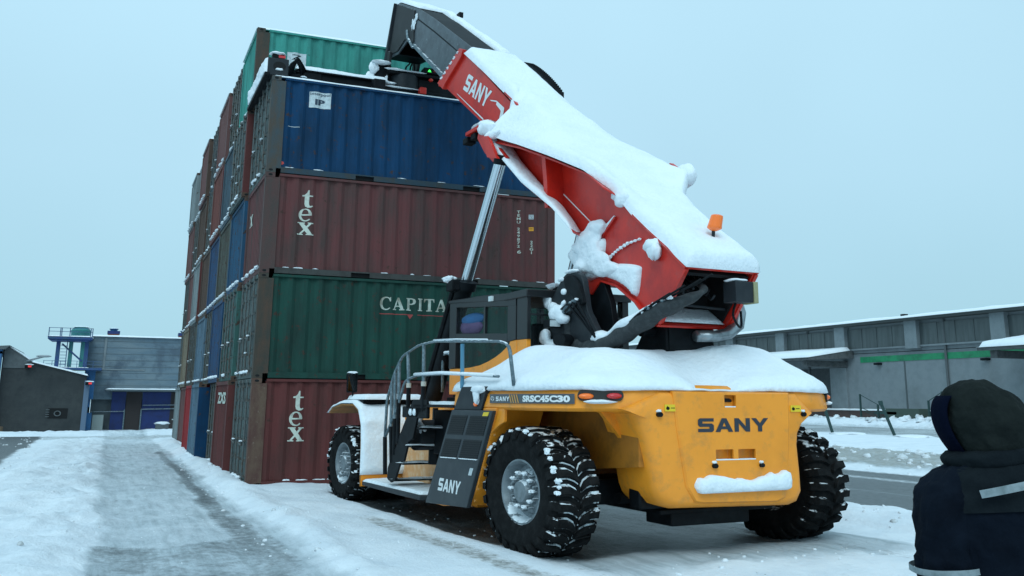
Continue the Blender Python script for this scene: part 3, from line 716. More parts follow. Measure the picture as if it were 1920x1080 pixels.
v,f,a,b=text_mesh('Z',.0); wall_letters('lettering',CT[1,4],v,f,.78,12.12-4*2.5925,.22,.16,a,b,HOLE,lift=.008)
# white letters on the maroon end of the second stack and on the tex end
def end_letters(parent,txt,y0,z0,w,h,m=CRM,bold=.04):
    v,f,a,b=text_mesh(txt,bold); ox,oy,oz=[parent.location[i]/(SX,SY,SZ)[i] for i in range(3)]
    g=G(); g.add([(ox+.012, oy+y0+w-(p[0]/a*w), oz+z0+p[1]/b*h) for p in v],[q[::-1] for q in f]); return mk('lettering',g,m,parent,fix=False)
end_letters(CT[1,0],'ZXS',.45,1.95,1.5,.33)
v,f,wd=outline_mesh('x'); g=G(); ox,oy,oz=CT[0,2].location[0]/SX,CT[0,2].location[1]/SY,CT[0,2].location[2]
g.add([(.012, 2.0-p[0]*.42, oz+1.55+p[1]*.33) for p in v],[q[::-1] for q in f]); mk('letter_x',g,CRM,CT[0,2],fix=False)
# ================================================================== REACH STACKER
MC=thing('reach_stacker','yellow reach stacker with snow-covered red boom, holding the deep blue container','reach stacker',M((0,2,0)))
def mm(name,g,m,parent=None,**k): return mk(name,g,m,parent or MC,M,**k)
def vp(g,poly,u0,u1): return g.prism(poly,u0,u1,0)     # side outline (v,z) between two lateral positions
# ---------------- wheels
def wheel(u_out, sgn, v0, Rr, w, front=False, seed=0, detail=True):
    """u_out: outer face position, sgn -1 left / +1 right"""
    c=(u_out,v0,Rr-.03); s=-sgn   # profile runs inward
    R=Rr; rr=R*(.475 if not front else .52)
    g=G()
    prof=[(s*.10,rr),(s*.03,rr+.02),(s*.0,rr+.10),(s*-.012,R*.78),(s*.012,R*.88),(s*.055,R*.925),(s*.10,R*.94),(s*w*.5,R*.945),(s*(w-.10),R*.94),(s*(w-.055),R*.925),(s*(w-.012),R*.88),(s*(w+.012),R*.78),(s*w,rr+.10),(s*(w-.03),rr+.02),(s*(w-.10),rr)]
    g.lathe(prof,c,0,64,closed=True)
    g2=G(); N=25 if not front else 24
    rs=random.Random(seed)
    def P(a,r,ang): return (c[0]+s*a, c[1]+r*math.cos(ang), c[2]+r*math.sin(ang))
    for side in (0,1):
        for k in range(N):
            a0=2*math.pi*(k+.5*side)/N; da=2*math.pi/N
            # block bent: shoulder straight, centre swept
            st=[(-.028,.0,.88,.62),(.03,.0,.985,.60),(.13,.02,1.0,.58),(.20,.22,1.0,.50),(w*.5-.012,.48,.998,.34)]
            def lug(gg,grow,top,base=.93):
                rings=[]
                for (a,off,rt,wd) in st:
                    aa=a if side==0 else w-a
                    A0=a0+(off-wd*.5-grow)*da; A1=a0+(off+wd*.5+grow)*da
                    rb=R*(base if a>-.02 else .80); rtp=R*(rt-top)
                    rings.append([P(aa,rb,A0),P(aa,rtp,A0+.08*da),P(aa,rtp,A1-.08*da),P(aa,rb,A1)])
                gg.rings(rings)
            lug(g,0,0)
            # packed snow at the foot of the lug
            if detail:
                rings=[]
                for (a,off,rt,wd) in st[1:]:
                    aa=a if side==0 else w-a
                    A0=a0+(off-wd*.5-.085)*da; A1=a0+(off+wd*.5+.05)*da
                    rings.append([P(aa,R*.93,A0),P(aa,R*(.958 if a>.05 else .945),A0),P(aa,R*(.958 if a>.05 else .945),A1),P(aa,R*.93,A1)])
                g2.rings(rings)
    ty=mm('wheel',g,RUB,smooth=True,sharp=28)
    if detail: mm('packed_snow',g2,RUBS,ty)
    g=G()
    ri=rr+.004
    g.lathe([(s*.035,ri+.012),(s*.03,ri-.01),(s*.05,ri-.03),(s*.10,ri-.045),(s*.16,ri-.07),(s*.17,ri*.72),(s*.13,ri*.66),(s*.11,ri*.60),(s*.11,ri*.40),(s*.06,ri*.36),(s*.03,ri*.32),(s*.03,.001)],c,0,48)
    rim=mm('rim',g,RIM,ty,smooth=True,sharp=35)
    for k in range(10):
        a=2*math.pi*k/10; g=G(); r0=ri*.50
        g.tube([(c[0]+s*.12,c[1]+r0*math.cos(a),c[2]+r0*math.sin(a)),(c[0]+s*.035,c[1]+r0*math.cos(a),c[2]+r0*math.sin(a))],.028,6)
        r1=ri*.60; a2=a+.31
        g3=G(); g3.tube([(c[0]+s*.12,c[1]+r1*math.cos(a2),c[2]+r1*math.sin(a2)),(c[0]+s*.055,c[1]+r1*math.cos(a2),c[2]+r1*math.sin(a2))],.018,6)
        if sgn<0 and detail:
            mm('wheel_nut',g,RIM,ty); mm('wheel_nut',g3,RIM,ty)
            if rs.random()<.8 and not front:
                g4=G(); g4.blob((c[0]+s*.05,c[1]+(r0+.02)*math.cos(a),c[2]+(r0+.02)*math.sin(a)+.025),(.035,.034,.026),.25,rs.randint(0,99),6); mm('nut_snow',g4,SNOW,ty)
    # shoulder snow
    if detail:
        for k in range(16):
            a=rs.uniform(.1,3.2) if not front else rs.uniform(0,3.3)
            if sgn>0: continue
            L=rs.uniform(.025,.055); g5=G(); rad=R*rs.uniform(.93,.955)
            g5.blob((c[0]+s*rs.uniform(.0,.03),c[1]+rad*math.cos(a),c[2]+rad*math.sin(a)),(.025,L,L*.7),.3,rs.randint(0,99),6)
            mm('shoulder_snow',g5,SNOW,ty)
    return ty
wheel(-1.903,-1,0,.886,.50,seed=1)
wheel(1.903,1,0,.886,.50,seed=2,detail=False)
for u_,sg in ((-1.951,-1),(1.951,1)):
    wheel(u_,sg,6.044,.79,.46,front=True,seed=3,detail=sg<0)
    wheel(u_-sg*.56,sg,6.044,.79,.46,front=True,seed=4,detail=False)
# ---------------- chassis
g=G(); g.box(-.55,-.9,.75,-.40,7.2,1.25); mm('chassis_rail',g,YELD,bevel=.015)
g=G(); g.box(.40,-.9,.75,.55,7.2,1.25); mm('chassis_rail',g,YELD,bevel=.015)
g=G(); g.box(-.40,5.2,.5,.40,7.4,1.4); mm('front_frame',g,YELD,bevel=.02)
g=G(); g.box(-1.3,-.22,.66,1.3,.22,1.0); g.tube([(-1.45,0,.86),(1.45,0,.86)],.2,12); mm('rear_axle',g,BLK)
g=G(); g.box(-1.2,5.8,.45,1.2,6.3,1.1); mm('front_axle',g,BLK,bevel=.03)
g=G(); g.tube([(-1.0,-.5,.78),(1.0,-.5,.78)],.075,10); mm('steering_cylinder',g,BLK)
g=G(); g.box(-.75,-.9,.60,.7,1.2,.66); mm('belly_plate',g,BLK,bevel=.01)
g=G(); g.prism([(-.8,-1.1),(.55,-1.1),(.35,-1.5),(-.5,-1.3)],.36,.62,2); g=G(); g.box(-.62,-.9,.44,.38,-.45,.62); mm('tow_beam',g,BLK,bevel=.02)
# wheel-well inner walls and gussets seen under the deck
g=G(); g.prism([(.62,1.98),(1.25,.5),(.95,.5),(.95,1.98)],-1.40,-1.36,0); 
g=G(); vp(g,[(.45,1.99),(.95,.78),(1.15,.52),(1.9,.42),(2.28,.42),(1.55,1.99)],-1.93,-1.33); mm('side_tank',g,YEL,bevel=.02)
g=G(); vp(g,[(-1.1,1.25),(-1.1,2.0),(.9,2.0),(.9,.8),(.3,.8),(-.2,1.15)],-1.14,-1.08); mm('wheel_well_wall',g,YELD)
g=G(); vp(g,[(-.3,1.25),(-.3,2.0),(.9,2.0),(.9,.8),(.3,.8),(-.2,1.15)],1.08,1.14); mm('wheel_well_wall',g,YELD)
g=G(); g.prism([(-1.40,1.98),(-1.0,1.40),(-.95,1.36),(-.95,1.98)],-.80,-.74,1); mm('gusset',g,YEL)
g=G(); g.box(-1.02,-.86,1.30,-.70,-.2,1.34); mm('gusset',g,YEL)
g=G(); g.box(-.86,-.80,1.02,-.78,-.72,1.34); mm('gusset',g,YEL)
g=G(); g.box(-1.0,-.9,.68,-.55,-.7,1.08); mm('pump_block',g,BLK,bevel=.03)
g=G(); g.box(-.80,-.98,.93,-.66,-.93,.99); mm('hose_manifold',g,GAL)
# arch lip of the rear wheel well (yellow)
g=G()
arcp=[(.98*math.cos(a),.86+.98*math.sin(a)) for a in np.linspace(.42,1.25,9)]
poly=arcp+[(.30,1.99),(.95,1.99)]
vp(g,[(p[0],p[1]) for p in poly],-1.91,-1.87); mm('wheel_arch',g,YEL,bevel=.01)
# ---------------- deck (rear body)
plan=[(-1.93,1.62),(-1.93,.05),(-1.92,-.35),(-1.86,-.72),(-1.74,-.95),(-1.5,-1.09),(-1.25,-1.19),(-1.0,-1.22),(1.0,-1.22),(1.22,-1.17),(1.45,-1.02),(1.60,-.82),(1.78,-.3),(1.88,.2),(1.93,.7),(1.93,2.0),(-1.3,2.0)]
def deck_ring(z,ins):
    cx,cy=0,.2; out=[]
    for (x,y) in plan:
        d=math.hypot(x-cx,y-cy); out.append((x-(x-cx)/d*ins,y-(y-cy)/d*ins,z))
    return out
g=G(); g.rings([deck_ring(1.955,.10),deck_ring(1.965,.03),deck_ring(2.0,.0),deck_ring(2.19,.015),deck_ring(2.27,.06),deck_ring(2.31,.12),deck_ring(2.32,.3)])
DECK=mm('rear_body',g,YEL,smooth=True,sharp=50)
# black end panel with the small marker lamp
g=G(); g.prism([(.66,2.30),(1.36,2.30),(1.58,1.945),(.80,1.945)],-1.955,-1.90,0); mm('side_panel',g,DGR,bevel=.01)
g=G(); g.blob((-1.965,.93,2.035),(.022,.045,.035),.05,1,8); mm('marker_lamp',g,ORG,smooth=True)
g=G(); g.blob((-1.965,.90,2.16),(.035,.07,.12),.15,5,10); g.blob((-1.965,.86,2.26),(.04,.18,.06),.15,6,10); mm('snow',g,SNOW,smooth=True)
# lettered strip on the side
def side_pt(t,z,lift):
    pts=[(-1.93,.62),(-1.93,.05),(-1.92,-.35),(-1.86,-.72),(-1.74,-.95)]
    f=polyl([(a,b,0) for a,b in pts]); p=f(t); q_=f(min(1,t+.01))-f(max(0,t-.01)); n_=np.array([q_[1],-q_[0]])
    n_/=np.linalg.norm(n_); return (p[0]+n_[0]*lift,p[1]+n_[1]*lift,z)
def zc(t): return 2.115+.005*t
def strip(name,t0,t1,z0,z1,m,lift,sk=0):
    g=G(); n=14; vs=[]
    for i in range(n+1):
        t=t0+(t1-t0)*i/n; vs+= [side_pt(t,z0,lift),side_pt(t+sk,z1,lift)]
    g.add(vs,[(2*i,2*i+2,2*i+3,2*i+1) for i in range(n)]); return mm(name,g,m,DECK,fix=False)
strip('name_strip',.01,.985,2.055,2.185,mat('strip_grey',(.075,.085,.095),.5),.012)
YS=mat('strip_stripe',(.62,.30,.06),.5)
for k in range(4): strip('stripe',.335+.033*k,.350+.033*k,2.062,2.178,YS,.016,-.028)
def strip_text(txt,t0,t1,z0,z1,m,logo=False,bold=.03,lift=.019):
    if logo: v,f,w=outline_mesh(txt); h=1.0
    else: v,f,w,h=text_mesh(txt,bold)
    bm=bmesh.new(); vv=[bm.verts.new((a/w,b/h,0)) for a,b in v]
    for fc in f: bm.faces.new([vv[i] for i in fc])
    for x in np.linspace(.05,.95,16): bmesh.ops.bisect_plane(bm,geom=bm.verts[:]+bm.edges[:]+bm.faces[:],plane_co=(x,0,0),plane_no=(1,0,0),dist=1e-5)
    bm.verts.index_update(); g=G()
    g.add([side_pt(t0+(t1-t0)*q.co.x,z0+(z1-z0)*q.co.y,lift) for q in bm.verts],[tuple(w_.index for w_ in f_.verts) for f_ in bm.faces]); bm.free()
    return mm('lettering',g,m,DECK,fix=False)
strip_text('SANY',.115,.32,2.085,2.15,WHB,True); strip_text('SRSC45C30',.50,.955,2.075,2.165,WHB,bold=.055)
g=G(); 
for k in range(20):
    a0=2*math.pi*k/20; a1=2*math.pi*(k+1)/20
    if k in (3,4,13,14,): continue
    q4=[]
    for (a,r) in ((a0,.036),(a1,.036),(a1,.028),(a0,.028)): q4.append(side_pt(.06+r*math.cos(a)*.75,2.12+r*math.sin(a),.019))
    g.add(q4,[(0,1,2,3)])
for a in (1.57,3.67,5.76):
    g.add([side_pt(.06,2.12,.0195),side_pt(.06+.006*math.sin(a)+.03*math.cos(a)*.75,2.12+.032*math.sin(a)-.006*math.cos(a),.0195),side_pt(.06-.006*math.sin(a)+.03*math.cos(a)*.75,2.12+.032*math.sin(a)+.006*math.cos(a),.0195)],[(0,1,2)])
mm('emblem',g,WHB,DECK,fix=False)
# tail lamps in the corner
def corner_pt(t,z,lift,right=False):
    pts=[(-1.74,-.95),(-1.5,-1.09),(-1.25,-1.19)] if not right else [(1.22,-1.17),(1.45,-1.02),(1.60,-.82)]
    f=polyl([(a,b,0) for a,b in pts]); p=f(t); q_=f(min(1,t+.05))-f(max(0,t-.05)); n_=np.array([q_[1],-q_[0]]); n_/=np.linalg.norm(n_)
    return (p[0]+n_[0]*lift,p[1]+n_[1]*lift,z)
def stad(t0,t1,z0,z1,lift,m,name,par,right=False,dep=.0):
    out=[]; h=(z1-z0)/2; zc_=(z0+z1)/2; rt=h/ .62
    for k in range(24):
        a=2*math.pi*k/24; ct=(t1-rt*.6) if math.cos(a)>0 else (t0+rt*.6)
        out.append((ct+rt*.6*math.cos(a)*1.3, zc_+h*math.sin(a)))
    g=G(); n=len(out); g.add([corner_pt(a,b,lift,right) for a,b in out]+[corner_pt(a,b,-.04,right) for a,b in out],[tuple(range(n))]+[(i,(i+1)%n,n+(i+1)%n,n+i) for i in range(n)])
    return mm(name,g,m,par)
LMP=stad(.02,.80,2.095,2.235,.012,mat('lamp_housing',(.02,.018,.015),.5),'lamp_housing',DECK)
def lens(t,z,m,right=False,rx=.085):
    p=corner_pt(t,z,.0,right); g=G(); g.blob(p,(rx,.055,.040),.0,1,10); return mm('tail_lamp',g,m,smooth=True)
lens(.16,2.155,ORG); lens(.66,2.16,REDL)
g=G(); g.blob(corner_pt(.4,2.085,.0),(.17,.10,.028),.1,3,10); mm('lamp_snow',g,SNOW,smooth=True)
stad(.45,.9,2.10,2.23,.012,mat('lamp_housing',(.02,.018,.015),.5),'lamp_housing',DECK,True)
lens(.65,2.17,ORG,True,.04)
g=G(); g.blob(corner_pt(.7,2.085,.0,True),(.07,.08,.03),.1,4,10); mm('lamp_snow',g,SNOW,smooth=True)
# ---------------- counterweight
cwp=[(-1.40,2.00),(-1.24,1.93),(-1.14,1.62),(-1.08,1.3),(-1.03,.98),(-.99,.86),(-.92,.76),(-.80,.715),(.66,.675),(.78,.72),(.835,.83),(.83,1.1),(.81,1.50),(.83,1.68),(.90,1.82),(1.06,1.97),(.82,2.245),(-.99,2.24)]
def cwring(v,ins):
    cx,cz=-.1,1.5; out=[]
    for x,z in cwp:
        out.append((cx+(x-cx)*(1-ins/1.05), v, cz+(z-cz)*(1-ins/.75)))
    return out
g=G(); g.rings([cwring(-.55,.02),cwring(-1.10,0),cwring(-1.19,.015),cwring(-1.235,.05),cwring(-1.25,.10)])
CWT=mm('counterweight',g,YEL,smooth=True,sharp=40)
# raised centre panel
pp=[(-.83,2.225),(-.80,1.8),(-.70,1.0),(-.60,.80),(-.5,.78),(.45,.75),(.56,.80),(.60,.95),(.66,1.8),(.67,2.225)]
g=G(); 
def ppr(v,i): return [(-.07+(x+.07)*(1-i/.7),v,1.5+(z-1.5)*(1-i/.8)) for x,z in pp]
g.rings([ppr(-1.22,-.005),ppr(-1.255,0),ppr(-1.272,.02)]); mm('rear_panel',g,YEL,CWT,smooth=True,sharp=40)
def cwbox(name,x0,z0,x1,z1,m,v0=-1.278,v1=-1.2,par=None,bev=0):
    g=G(); g.box(x0,v0,z0,x1,v1,z1); return mm(name,g,m,par or CWT,bevel=bev)
DY=mat('recess_yellow',(.52,.19,.015),.6)
def recess(x0,z0,x1,z1):
    # frame-less pocket: darker inset made as open box
    g=G(); d=.10; f=-1.2735
    g.add([(x0,f,z0),(x1,f,z0),(x1,f,z1),(x0,f,z1),(x0+.02,f+.0-.0,z0),(x1,f,z0)],[])
    return g
def pocket(x0,z0,x1,z1,name='recess'):
    g=G(); f=-1.2745; t_=.016
    g.prism([(x0-t_,z0-t_),(x1+t_,z0-t_),(x1+t_,z0),(x0-t_,z0)],f,f+.01,1); g.prism([(x0-t_,z1),(x1+t_,z1),(x1+t_,z1+t_),(x0-t_,z1+t_)],f,f+.01,1)
    g.add([(x0,f,z0),(x1,f,z0),(x1,f,z1),(x0,f,z1)],[])
    return g
# pockets cut with a boolean so that they are real recesses
def cut(o,boxes):
    g=G()
    for (x0,z0,x1,z1,dp) in boxes: g.box(x0,-1.40,z0,x1,-1.272+dp,z1)
    c_=mm('cutter',g,YEL); bv=c_.modifiers.new('b','BEVEL'); bv.width=.012; bv.segments=2; bv.limit_method='ANGLE'
    md=o.modifiers.new('recess','BOOLEAN'); md.operation='DIFFERENCE'; md.object=c_; md.solver='EXACT'
    dg=bpy.context.evaluated_depsgraph_get(); ev=o.evaluated_get(dg); nm=bpy.data.meshes.new_from_object(ev); o.modifiers.clear(); o.data=nm
    bpy.data.objects.remove(c_)
RPN=[c for c in CWT.children if c.name.startswith('rear_panel')][0]
bx=[(-.20,2.02,-.05,2.185,.10),(-.33,1.325,-.105,1.465,.09),(-.045,1.325,.18,1.465,.09)]
cut(RPN,bx); cut(CWT,bx)
g=G(); g.tube([(-.19,-1.22,2.11),(-.08,-1.22,2.11)],.022,8); g.box(-.17,-1.235,2.10,-.10,-1.205,2.14); mm('tow_pin',g,BLK)
cwbox('snow',-.195,2.018,-.055,2.035,SNOW,-1.27,-1.18); cwbox('snow',-.33,1.322,.18,1.337,SNOW,-1.275,-1.19,bev=.005)
def disc_bolt(x,z,v=-1.30,r=.032):
    g=G(); g.tube([(x,v,z),(x,v+.06,z)],r,14); b=mm('rubber_buffer',g,BLK,CWT,smooth=True,sharp=40)
    g=G(); g.blob((x-.0,v+.03,z+r+.012),(.028,.03,.024),.2,int(abs(x)*50),7); mm('snow',g,SNOW,b,smooth=True)
disc_bolt(-1.00,1.925,-1.285); disc_bolt(.865,1.925,-1.275); disc_bolt(-.355,1.255); disc_bolt(.245,1.245,r=.028)
for (x,z) in ((-.86,2.01),(.76,2.005)):
    g=G(); g.box(x-.07,-1.262,z-.045,x+.07,-1.25,z+.045); lb=mm('warning_label',g,YLB,CWT)
    g=G(); g.add([(x-.035+.022*math.cos(k*.6),-1.2635,z-.005+.022*math.sin(k*.6)) for k in range(10)],[tuple(range(10))]); g.add([(x-.05,-1.2635,z),(x-.04,-1.2635,z+.03),(x-.03,-1.2635,z+.0)],[(0,1,2)])
    g.add([(x,-1.2635,z-.006),(x+.05,-1.2635,z-.006),(x+.05,-1.2635,z+.004),(x,-1.2635,z+.004)],[(0,1,2,3)]); mm('pictogram',g,BLK,lb,fix=False)
v,f,w=outline_mesh('SANY',.10); g=place2(G(),v,f,(-.545,-1.277,1.695),(.905,0,0),(0,0,.18),w,1.0); mm('lettering',g,mat('logo_dark',(.022,.03,.045),.5),CWT,fix=False)
P=lambda s,t:(-.60+1.22*s,-1.28,.905+.0*s); 
def bump_snow():
    g=G(); rings=[]; rr=np.random.RandomState(3)
    for i in range(33):
        s=i/32; x=-.61+1.235*s; e=min(1,math.sqrt(max(0,1-(1-min(s,1-s)/.06)**2)) if min(s,1-s)<.06 else 1)
        zt=.20+.03*math.sin(s*9)+.035*math.exp(-((s-.93)/.05)**2)-.012*math.sin(s*23)+.03*(vn(s*22,1.0,9)-.5)+.015*(vn(s*60,2.0,9)-.5); ring=[]
        for k in range(14):
            a=2*math.pi*k/14; cz=.905+zt*.5; nz_=1+.16*(vn(s*26+3,k*.9,3)-.5)
            ring.append((x,-1.265-(.085*e+.002)*max(0,math.cos(a))**.6*nz_+.05*max(0,-math.cos(a)),cz+zt*.5*math.copysign(abs(math.sin(a))**.45,math.sin(a))*max(.15,e)*(nz_ if math.sin(a)>0 else 1)))
        rings.append(ring)
    return g.rings(rings)
mm('snow_shelf',bump_snow(),SNOW,CWT,smooth=True)
# ---------------- snow on the deck (height field over the plan)
def inside(px,py,poly):
    c_=np.zeros(px.shape,bool); n=len(poly)
    for i in range(n):
        x1,y1=poly[i]; x2,y2=poly[(i+1)%n]
        m_=((y1>py)!=(y2>py)) & (px<(x2-x1)*(py-y1)/(y2-y1+1e-12)+x1); c_^=m_
    return c_
def edge_d(px,py,poly):
    d=np.full(px.shape,9.); n=len(poly)
    for i in range(n):
        x1,y1=poly[i]; x2,y2=poly[(i+1)%n]; L2=(x2-x1)**2+(y2-y1)**2
        t_=np.clip(((px-x1)*(x2-x1)+(py-y1)*(y2-y1))/L2,0,1); d=np.minimum(d,np.hypot(px-x1-t_*(x2-x1),py-y1-t_*(y2-y1)))
    return d
dp=[(x*1.0,y) for x,y in plan]
# polar grid so that the rim follows the plan exactly
nr,na=34,150
f=polyl([(a,b,0) for a,b in dp+[dp[0]]]); cx,cy=0,.35
g=G(); rings=[]
for i in range(nr):
    k=1-(i/(nr-1))**1.3*.985; ring=[]
    for j in range(na):
        p=f(j/na); x=cx+(p[0]-cx)*k; y=cy+(p[1]-cy)*k; ring.append((x,y))
    rings.append(ring)
Rg=np.array(rings); ex=edge_d(Rg[...,0],Rg[...,1],dp)
u_,v_=Rg[...,0],Rg[...,1]
rim=np.sqrt(np.clip(1-(1-np.clip(ex/.16,0,1))**2,0,1))
base=2.27+.06*np.clip(ex/.1,0,1)
rise=.10*rim+.42*sm(0,.80,ex-.02+.22*(fbm(u_*1.1+5,v_*1.1,3,8)-.5))
rise*= (1-.55*np.exp(-(((u_+.05)/.42)**2))*sm(-.1,-.9,-(-v_)) if False else 1)
rise-= .22*np.exp(-((u_+.25)/.28)**2)*(1-sm(-1.1,-.4,v_))
rise+= .10*np.exp(-((u_-.55)/.6)**2-((v_+.55)/.45)**2)+.09*np.exp(-((u_+1.15)/.35)**2-((v_-.8)/.5)**2)
rise+= .045*(fbm(u_*2.2,v_*2.2,4,3)-.5)*2*np.clip(ex/.3,0,1)+.012*(fbm(u_*9,v_*9,3,4)-.5)*np.clip(ex/.05,0,1)
over=.02*rim*0
zt=base+rise
zt[0]=base[0]-.035*(.2+fbm(np.arange(na)*.33,np.zeros(na),3,6))
zt[1]=np.maximum(zt[1]-.01,zt[0]+.02)
lowpull=sm(.9,1.6,v_)*0
gg=G(); allr=[[(float(Rg[i,j,0]+( (Rg[i,j,0]-cx)*.012 if i<3 else 0)),float(Rg[i,j,1]+((Rg[i,j,1]-cy)*.012 if i<3 else 0)),float(zt[i,j])) for j in range(na)] for i in range(nr)]
bot=[(float(Rg[0,j,0]),float(Rg[0,j,1]),float(zt[0,j]-.012)) for j in range(na)]
gg.rings([bot]+allr); mm('deck_snow',gg,SNOW,smooth=True)
# ---------------- grille panel
GP=[(.45,1.945),(1.56,1.945),(2.33,.42),(1.08,.50)]
g=G(); vp(g,GP,-1.985,-1.93); GRL=mm('grille_panel',g,mat('panel_grey',(.032,.040,.047),.5,col2=(.045,.054,.06),nscale=3,spec=.3),bevel=.012)
def bil(s,t): # s from front edge to rear edge, t from bottom to top ; returns (v,z)
    a=np.array(GP[2])*(1-t)+np.array(GP[1])*t; b_=np.array(GP[3])*(1-t)+np.array(GP[0])*t; p=a*(1-s)+b_*s; return (p[0],p[1])
MESH=mat('grille_mesh',(.006,.008,.01),.7,col2=(.014,.016,.018),nscale=60)
for (s0,s1) in ((.06,.46),(.53,.95)):
    for (t0,t1) in ((.50,.70),(.745,.945)):
        g=G(); vp(g,[bil(s0,t0),bil(s1,t0),bil(s1,t1),bil(s0,t1)],-1.990,-1.95); mm('mesh_opening',g,MESH,GRL)
        if t0<.6:
            g=G(); a,b_=bil(s0+.03,t0),bil(s1-.03,t0)
            for k in range(9):
                q=k/8; g.blob((-1.99,a[0]*(1-q)+b_[0]*q,a[1]*(1-q)+b_[1]*q+.002),(.01,.045,.008),.3,k,5)
            mm('grille_snow',g,SNOW,GRL)
# louvres inside the mesh openings
for (s0,s1) in ((.06,.46),(.53,.95)):
    for (t0,t1) in ((.50,.70),(.745,.945)):
        g=G()
        for k in range(1,9):
            t=t0+(t1-t0)*k/9; a,b_=bil(s0,t),bil(s1,t); g.tube([(-1.992,a[0],a[1]),(-1.992,b_[0],b_[1])],.0035,4)
        mm('louvres',g,BLK,GRL)
v,f,w=outline_mesh('SANY',.12)
P0=np.array([-1.988,1.93,.665]); g=place2(G(),v,f,P0,(0,-.64,.0),(0,-.055,.20),w,1.0); mm('lettering',g,WHB,GRL,fix=False)
g=G(); vp(g,[(1.05,.98),(1.0,1.09),(.915,1.09),(.965,.98)],-1.9875,-1.98); mm('data_plate',g,LBL,GRL)
g=G(); vp(g,[(.76,1.76),(.66,1.92),(.52,1.925),(.62,1.76)],-1.9895,-1.98); mm('warning_label',g,YLB,GRL)
for (v0,z0) in ((.47,1.60),(.72,1.12),(.86,.80),(.62,1.35),(.95,.62)):
    g=G(); g.tube([(-1.94,v0-.02,z0),(-1.955,v0-.02,z0)],.02,8); mm('bolt',g,YELD)
# ---------------- cab
u0,u1=-1.08,.42; vb,vf=1.38,3.78
wave=[(vf,2.69),(3.4,2.68),(3.08,2.69),(2.75,2.72),(2.48,2.78),(2.25,2.85),(2.08,2.92),(1.95,2.99),(1.85,3.06)]
g=G(); vp(g,[(1.66,2.2),(vf,2.2)]+wave+[(1.85,3.10),(1.66,3.10)],u0,u0+.06); cab=mm('cab',g,YEL,bevel=.01)
g=G(); vp(g,[(vb,2.2),(vf,2.2),(vf,2.70),(vb,3.0)],u1-.06,u1); mm('cab_side',g,YEL,cab,bevel=.01)
g=G(); g.box(u0,vb,2.2,u0+.06,1.64,3.10); mm('cab_rear_corner',g,YEL,cab,bevel=.01)
g=G(); g.box(u0+.06,vb,2.15,u1-.06,vf,2.25); mm('cab_floor',g,BLK,cab)
FB=mat('cab_frame_black',(.008,.010,.012),.4)
g=G(); g.box(u0-.01,3.56,2.70,u0+.07,vf+.02,3.98); mm('cab_pillar',g,FB,cab,bevel=.01)
g=G(); vp(g,[(1.66,3.11),(1.90,3.08),(1.90,3.82),(1.66,3.82)],u0-.01,u0+.07); mm('cab_pillar',g,FB,cab,bevel=.01)
g=G(); g.box(u0-.005,vb-.02,3.10,u0+.05,1.64,3.84); mm('cab_pillar',g,FB,cab,bevel=.01)
g=G(); g.box(u1-.10,vb-.02,2.3,u1,vb+.10,3.90); mm('cab_pillar',g,FB,cab,bevel=.01)
g=G(); g.box(u1-.07,vf-.12,2.7,u1,vf,3.95); mm('cab_pillar',g,FB,cab,bevel=.01)
g=G(); vp(g,[(1.66,3.68),(3.56,3.86),(3.56,3.98),(1.66,3.83)],u0-.012,u0+.08); mm('door_frame_top',g,FB,cab,bevel=.006)
g=G(); vp(g,[(1.9,3.10),(3.56,3.23),(3.56,3.36),(1.9,3.23)],u0-.012,u0+.05); mm('door_rail',g,FB,cab,bevel=.006)
g=G(); vp(g,[(2.58,3.27),(2.63,3.27),(2.63,3.80),(2.58,3.78)],u0-.006,u0+.03); mm('window_divider',g,FB,cab)
g=G(); vp(g,[(1.88,3.2),(3.58,3.3),(3.58,3.9),(1.88,3.75)],u0+.02,u0+.03); mm('window_pane',g,GLS,cab)
g=G(); vp(g,[(1.88,3.2),(3.58,3.3)]+[(p[0]-.01,p[1]-.01) for p in wave[1:-1]]+[(1.88,3.0)],u0+.025,u0+.035); mm('window_pane',g,GLS,cab)
g=G(); g.box(u0+.06,vb+.03,2.3,u1-.1,vb+.04,3.80); mm('window_pane',g,GLS,cab)
g=G(); g.box(u1-.03,vb+.1,2.75,u1-.02,vf-.1,3.9); mm('window_pane',g,GLS,cab)
g=G(); g.box(u0+.05,vf-.03,2.75,u1-.05,vf-.02,3.92); mm('window_pane',g,GLS,cab)
g=G(); g.box(u0+.05,vb,3.50,u1-.1,vb+.03,3.53); mm('window_divider',g,FB,cab)
g=G(); g.box(u0-.03,vb-.05,3.80,u1+.03,1.95,3.93); mm('cab_roof',g,FB,cab,bevel=.015)
g=G(); vp(g,[(1.95,3.80),(vf+.06,3.97),(vf+.06,4.03),(2.6,3.98),(1.95,3.93)],u0-.02,u1+.02); mm('cab_roof',g,FB,cab,bevel=.015)
g=G(); g.box(u0-.05,2.30,3.84,u0-.02,2.40,3.93); mm('cab_lamp',g,WHT,cab)
g=G(); g.box(-.62,2.1,2.25,-.05,2.7,2.75); se=mm('seat',g,BLK,cab,bevel=.05); g=G(); g.box(-.60,2.05,2.75,-.08,2.20,3.45); mm('seat_back',g,BLK,se,bevel=.05)
# blue blob over a lilac one, just behind the side window
g=G(); g.blob((-1.0,3.22,3.46),(.05,.38,.17),.03,2,14); bg_=mm('lilac_blob',g,mat('lilac_matte',(.12,.07,.17),.8,col2=(.09,.05,.14),nscale=4),cab,smooth=True)
g=G(); g.blob((-1.0,3.16,3.60),(.055,.38,.12),.03,5,14); mm('blue_blob',g,mat('blue_matte',(.012,.11,.29),.7),bg_,smooth=True)
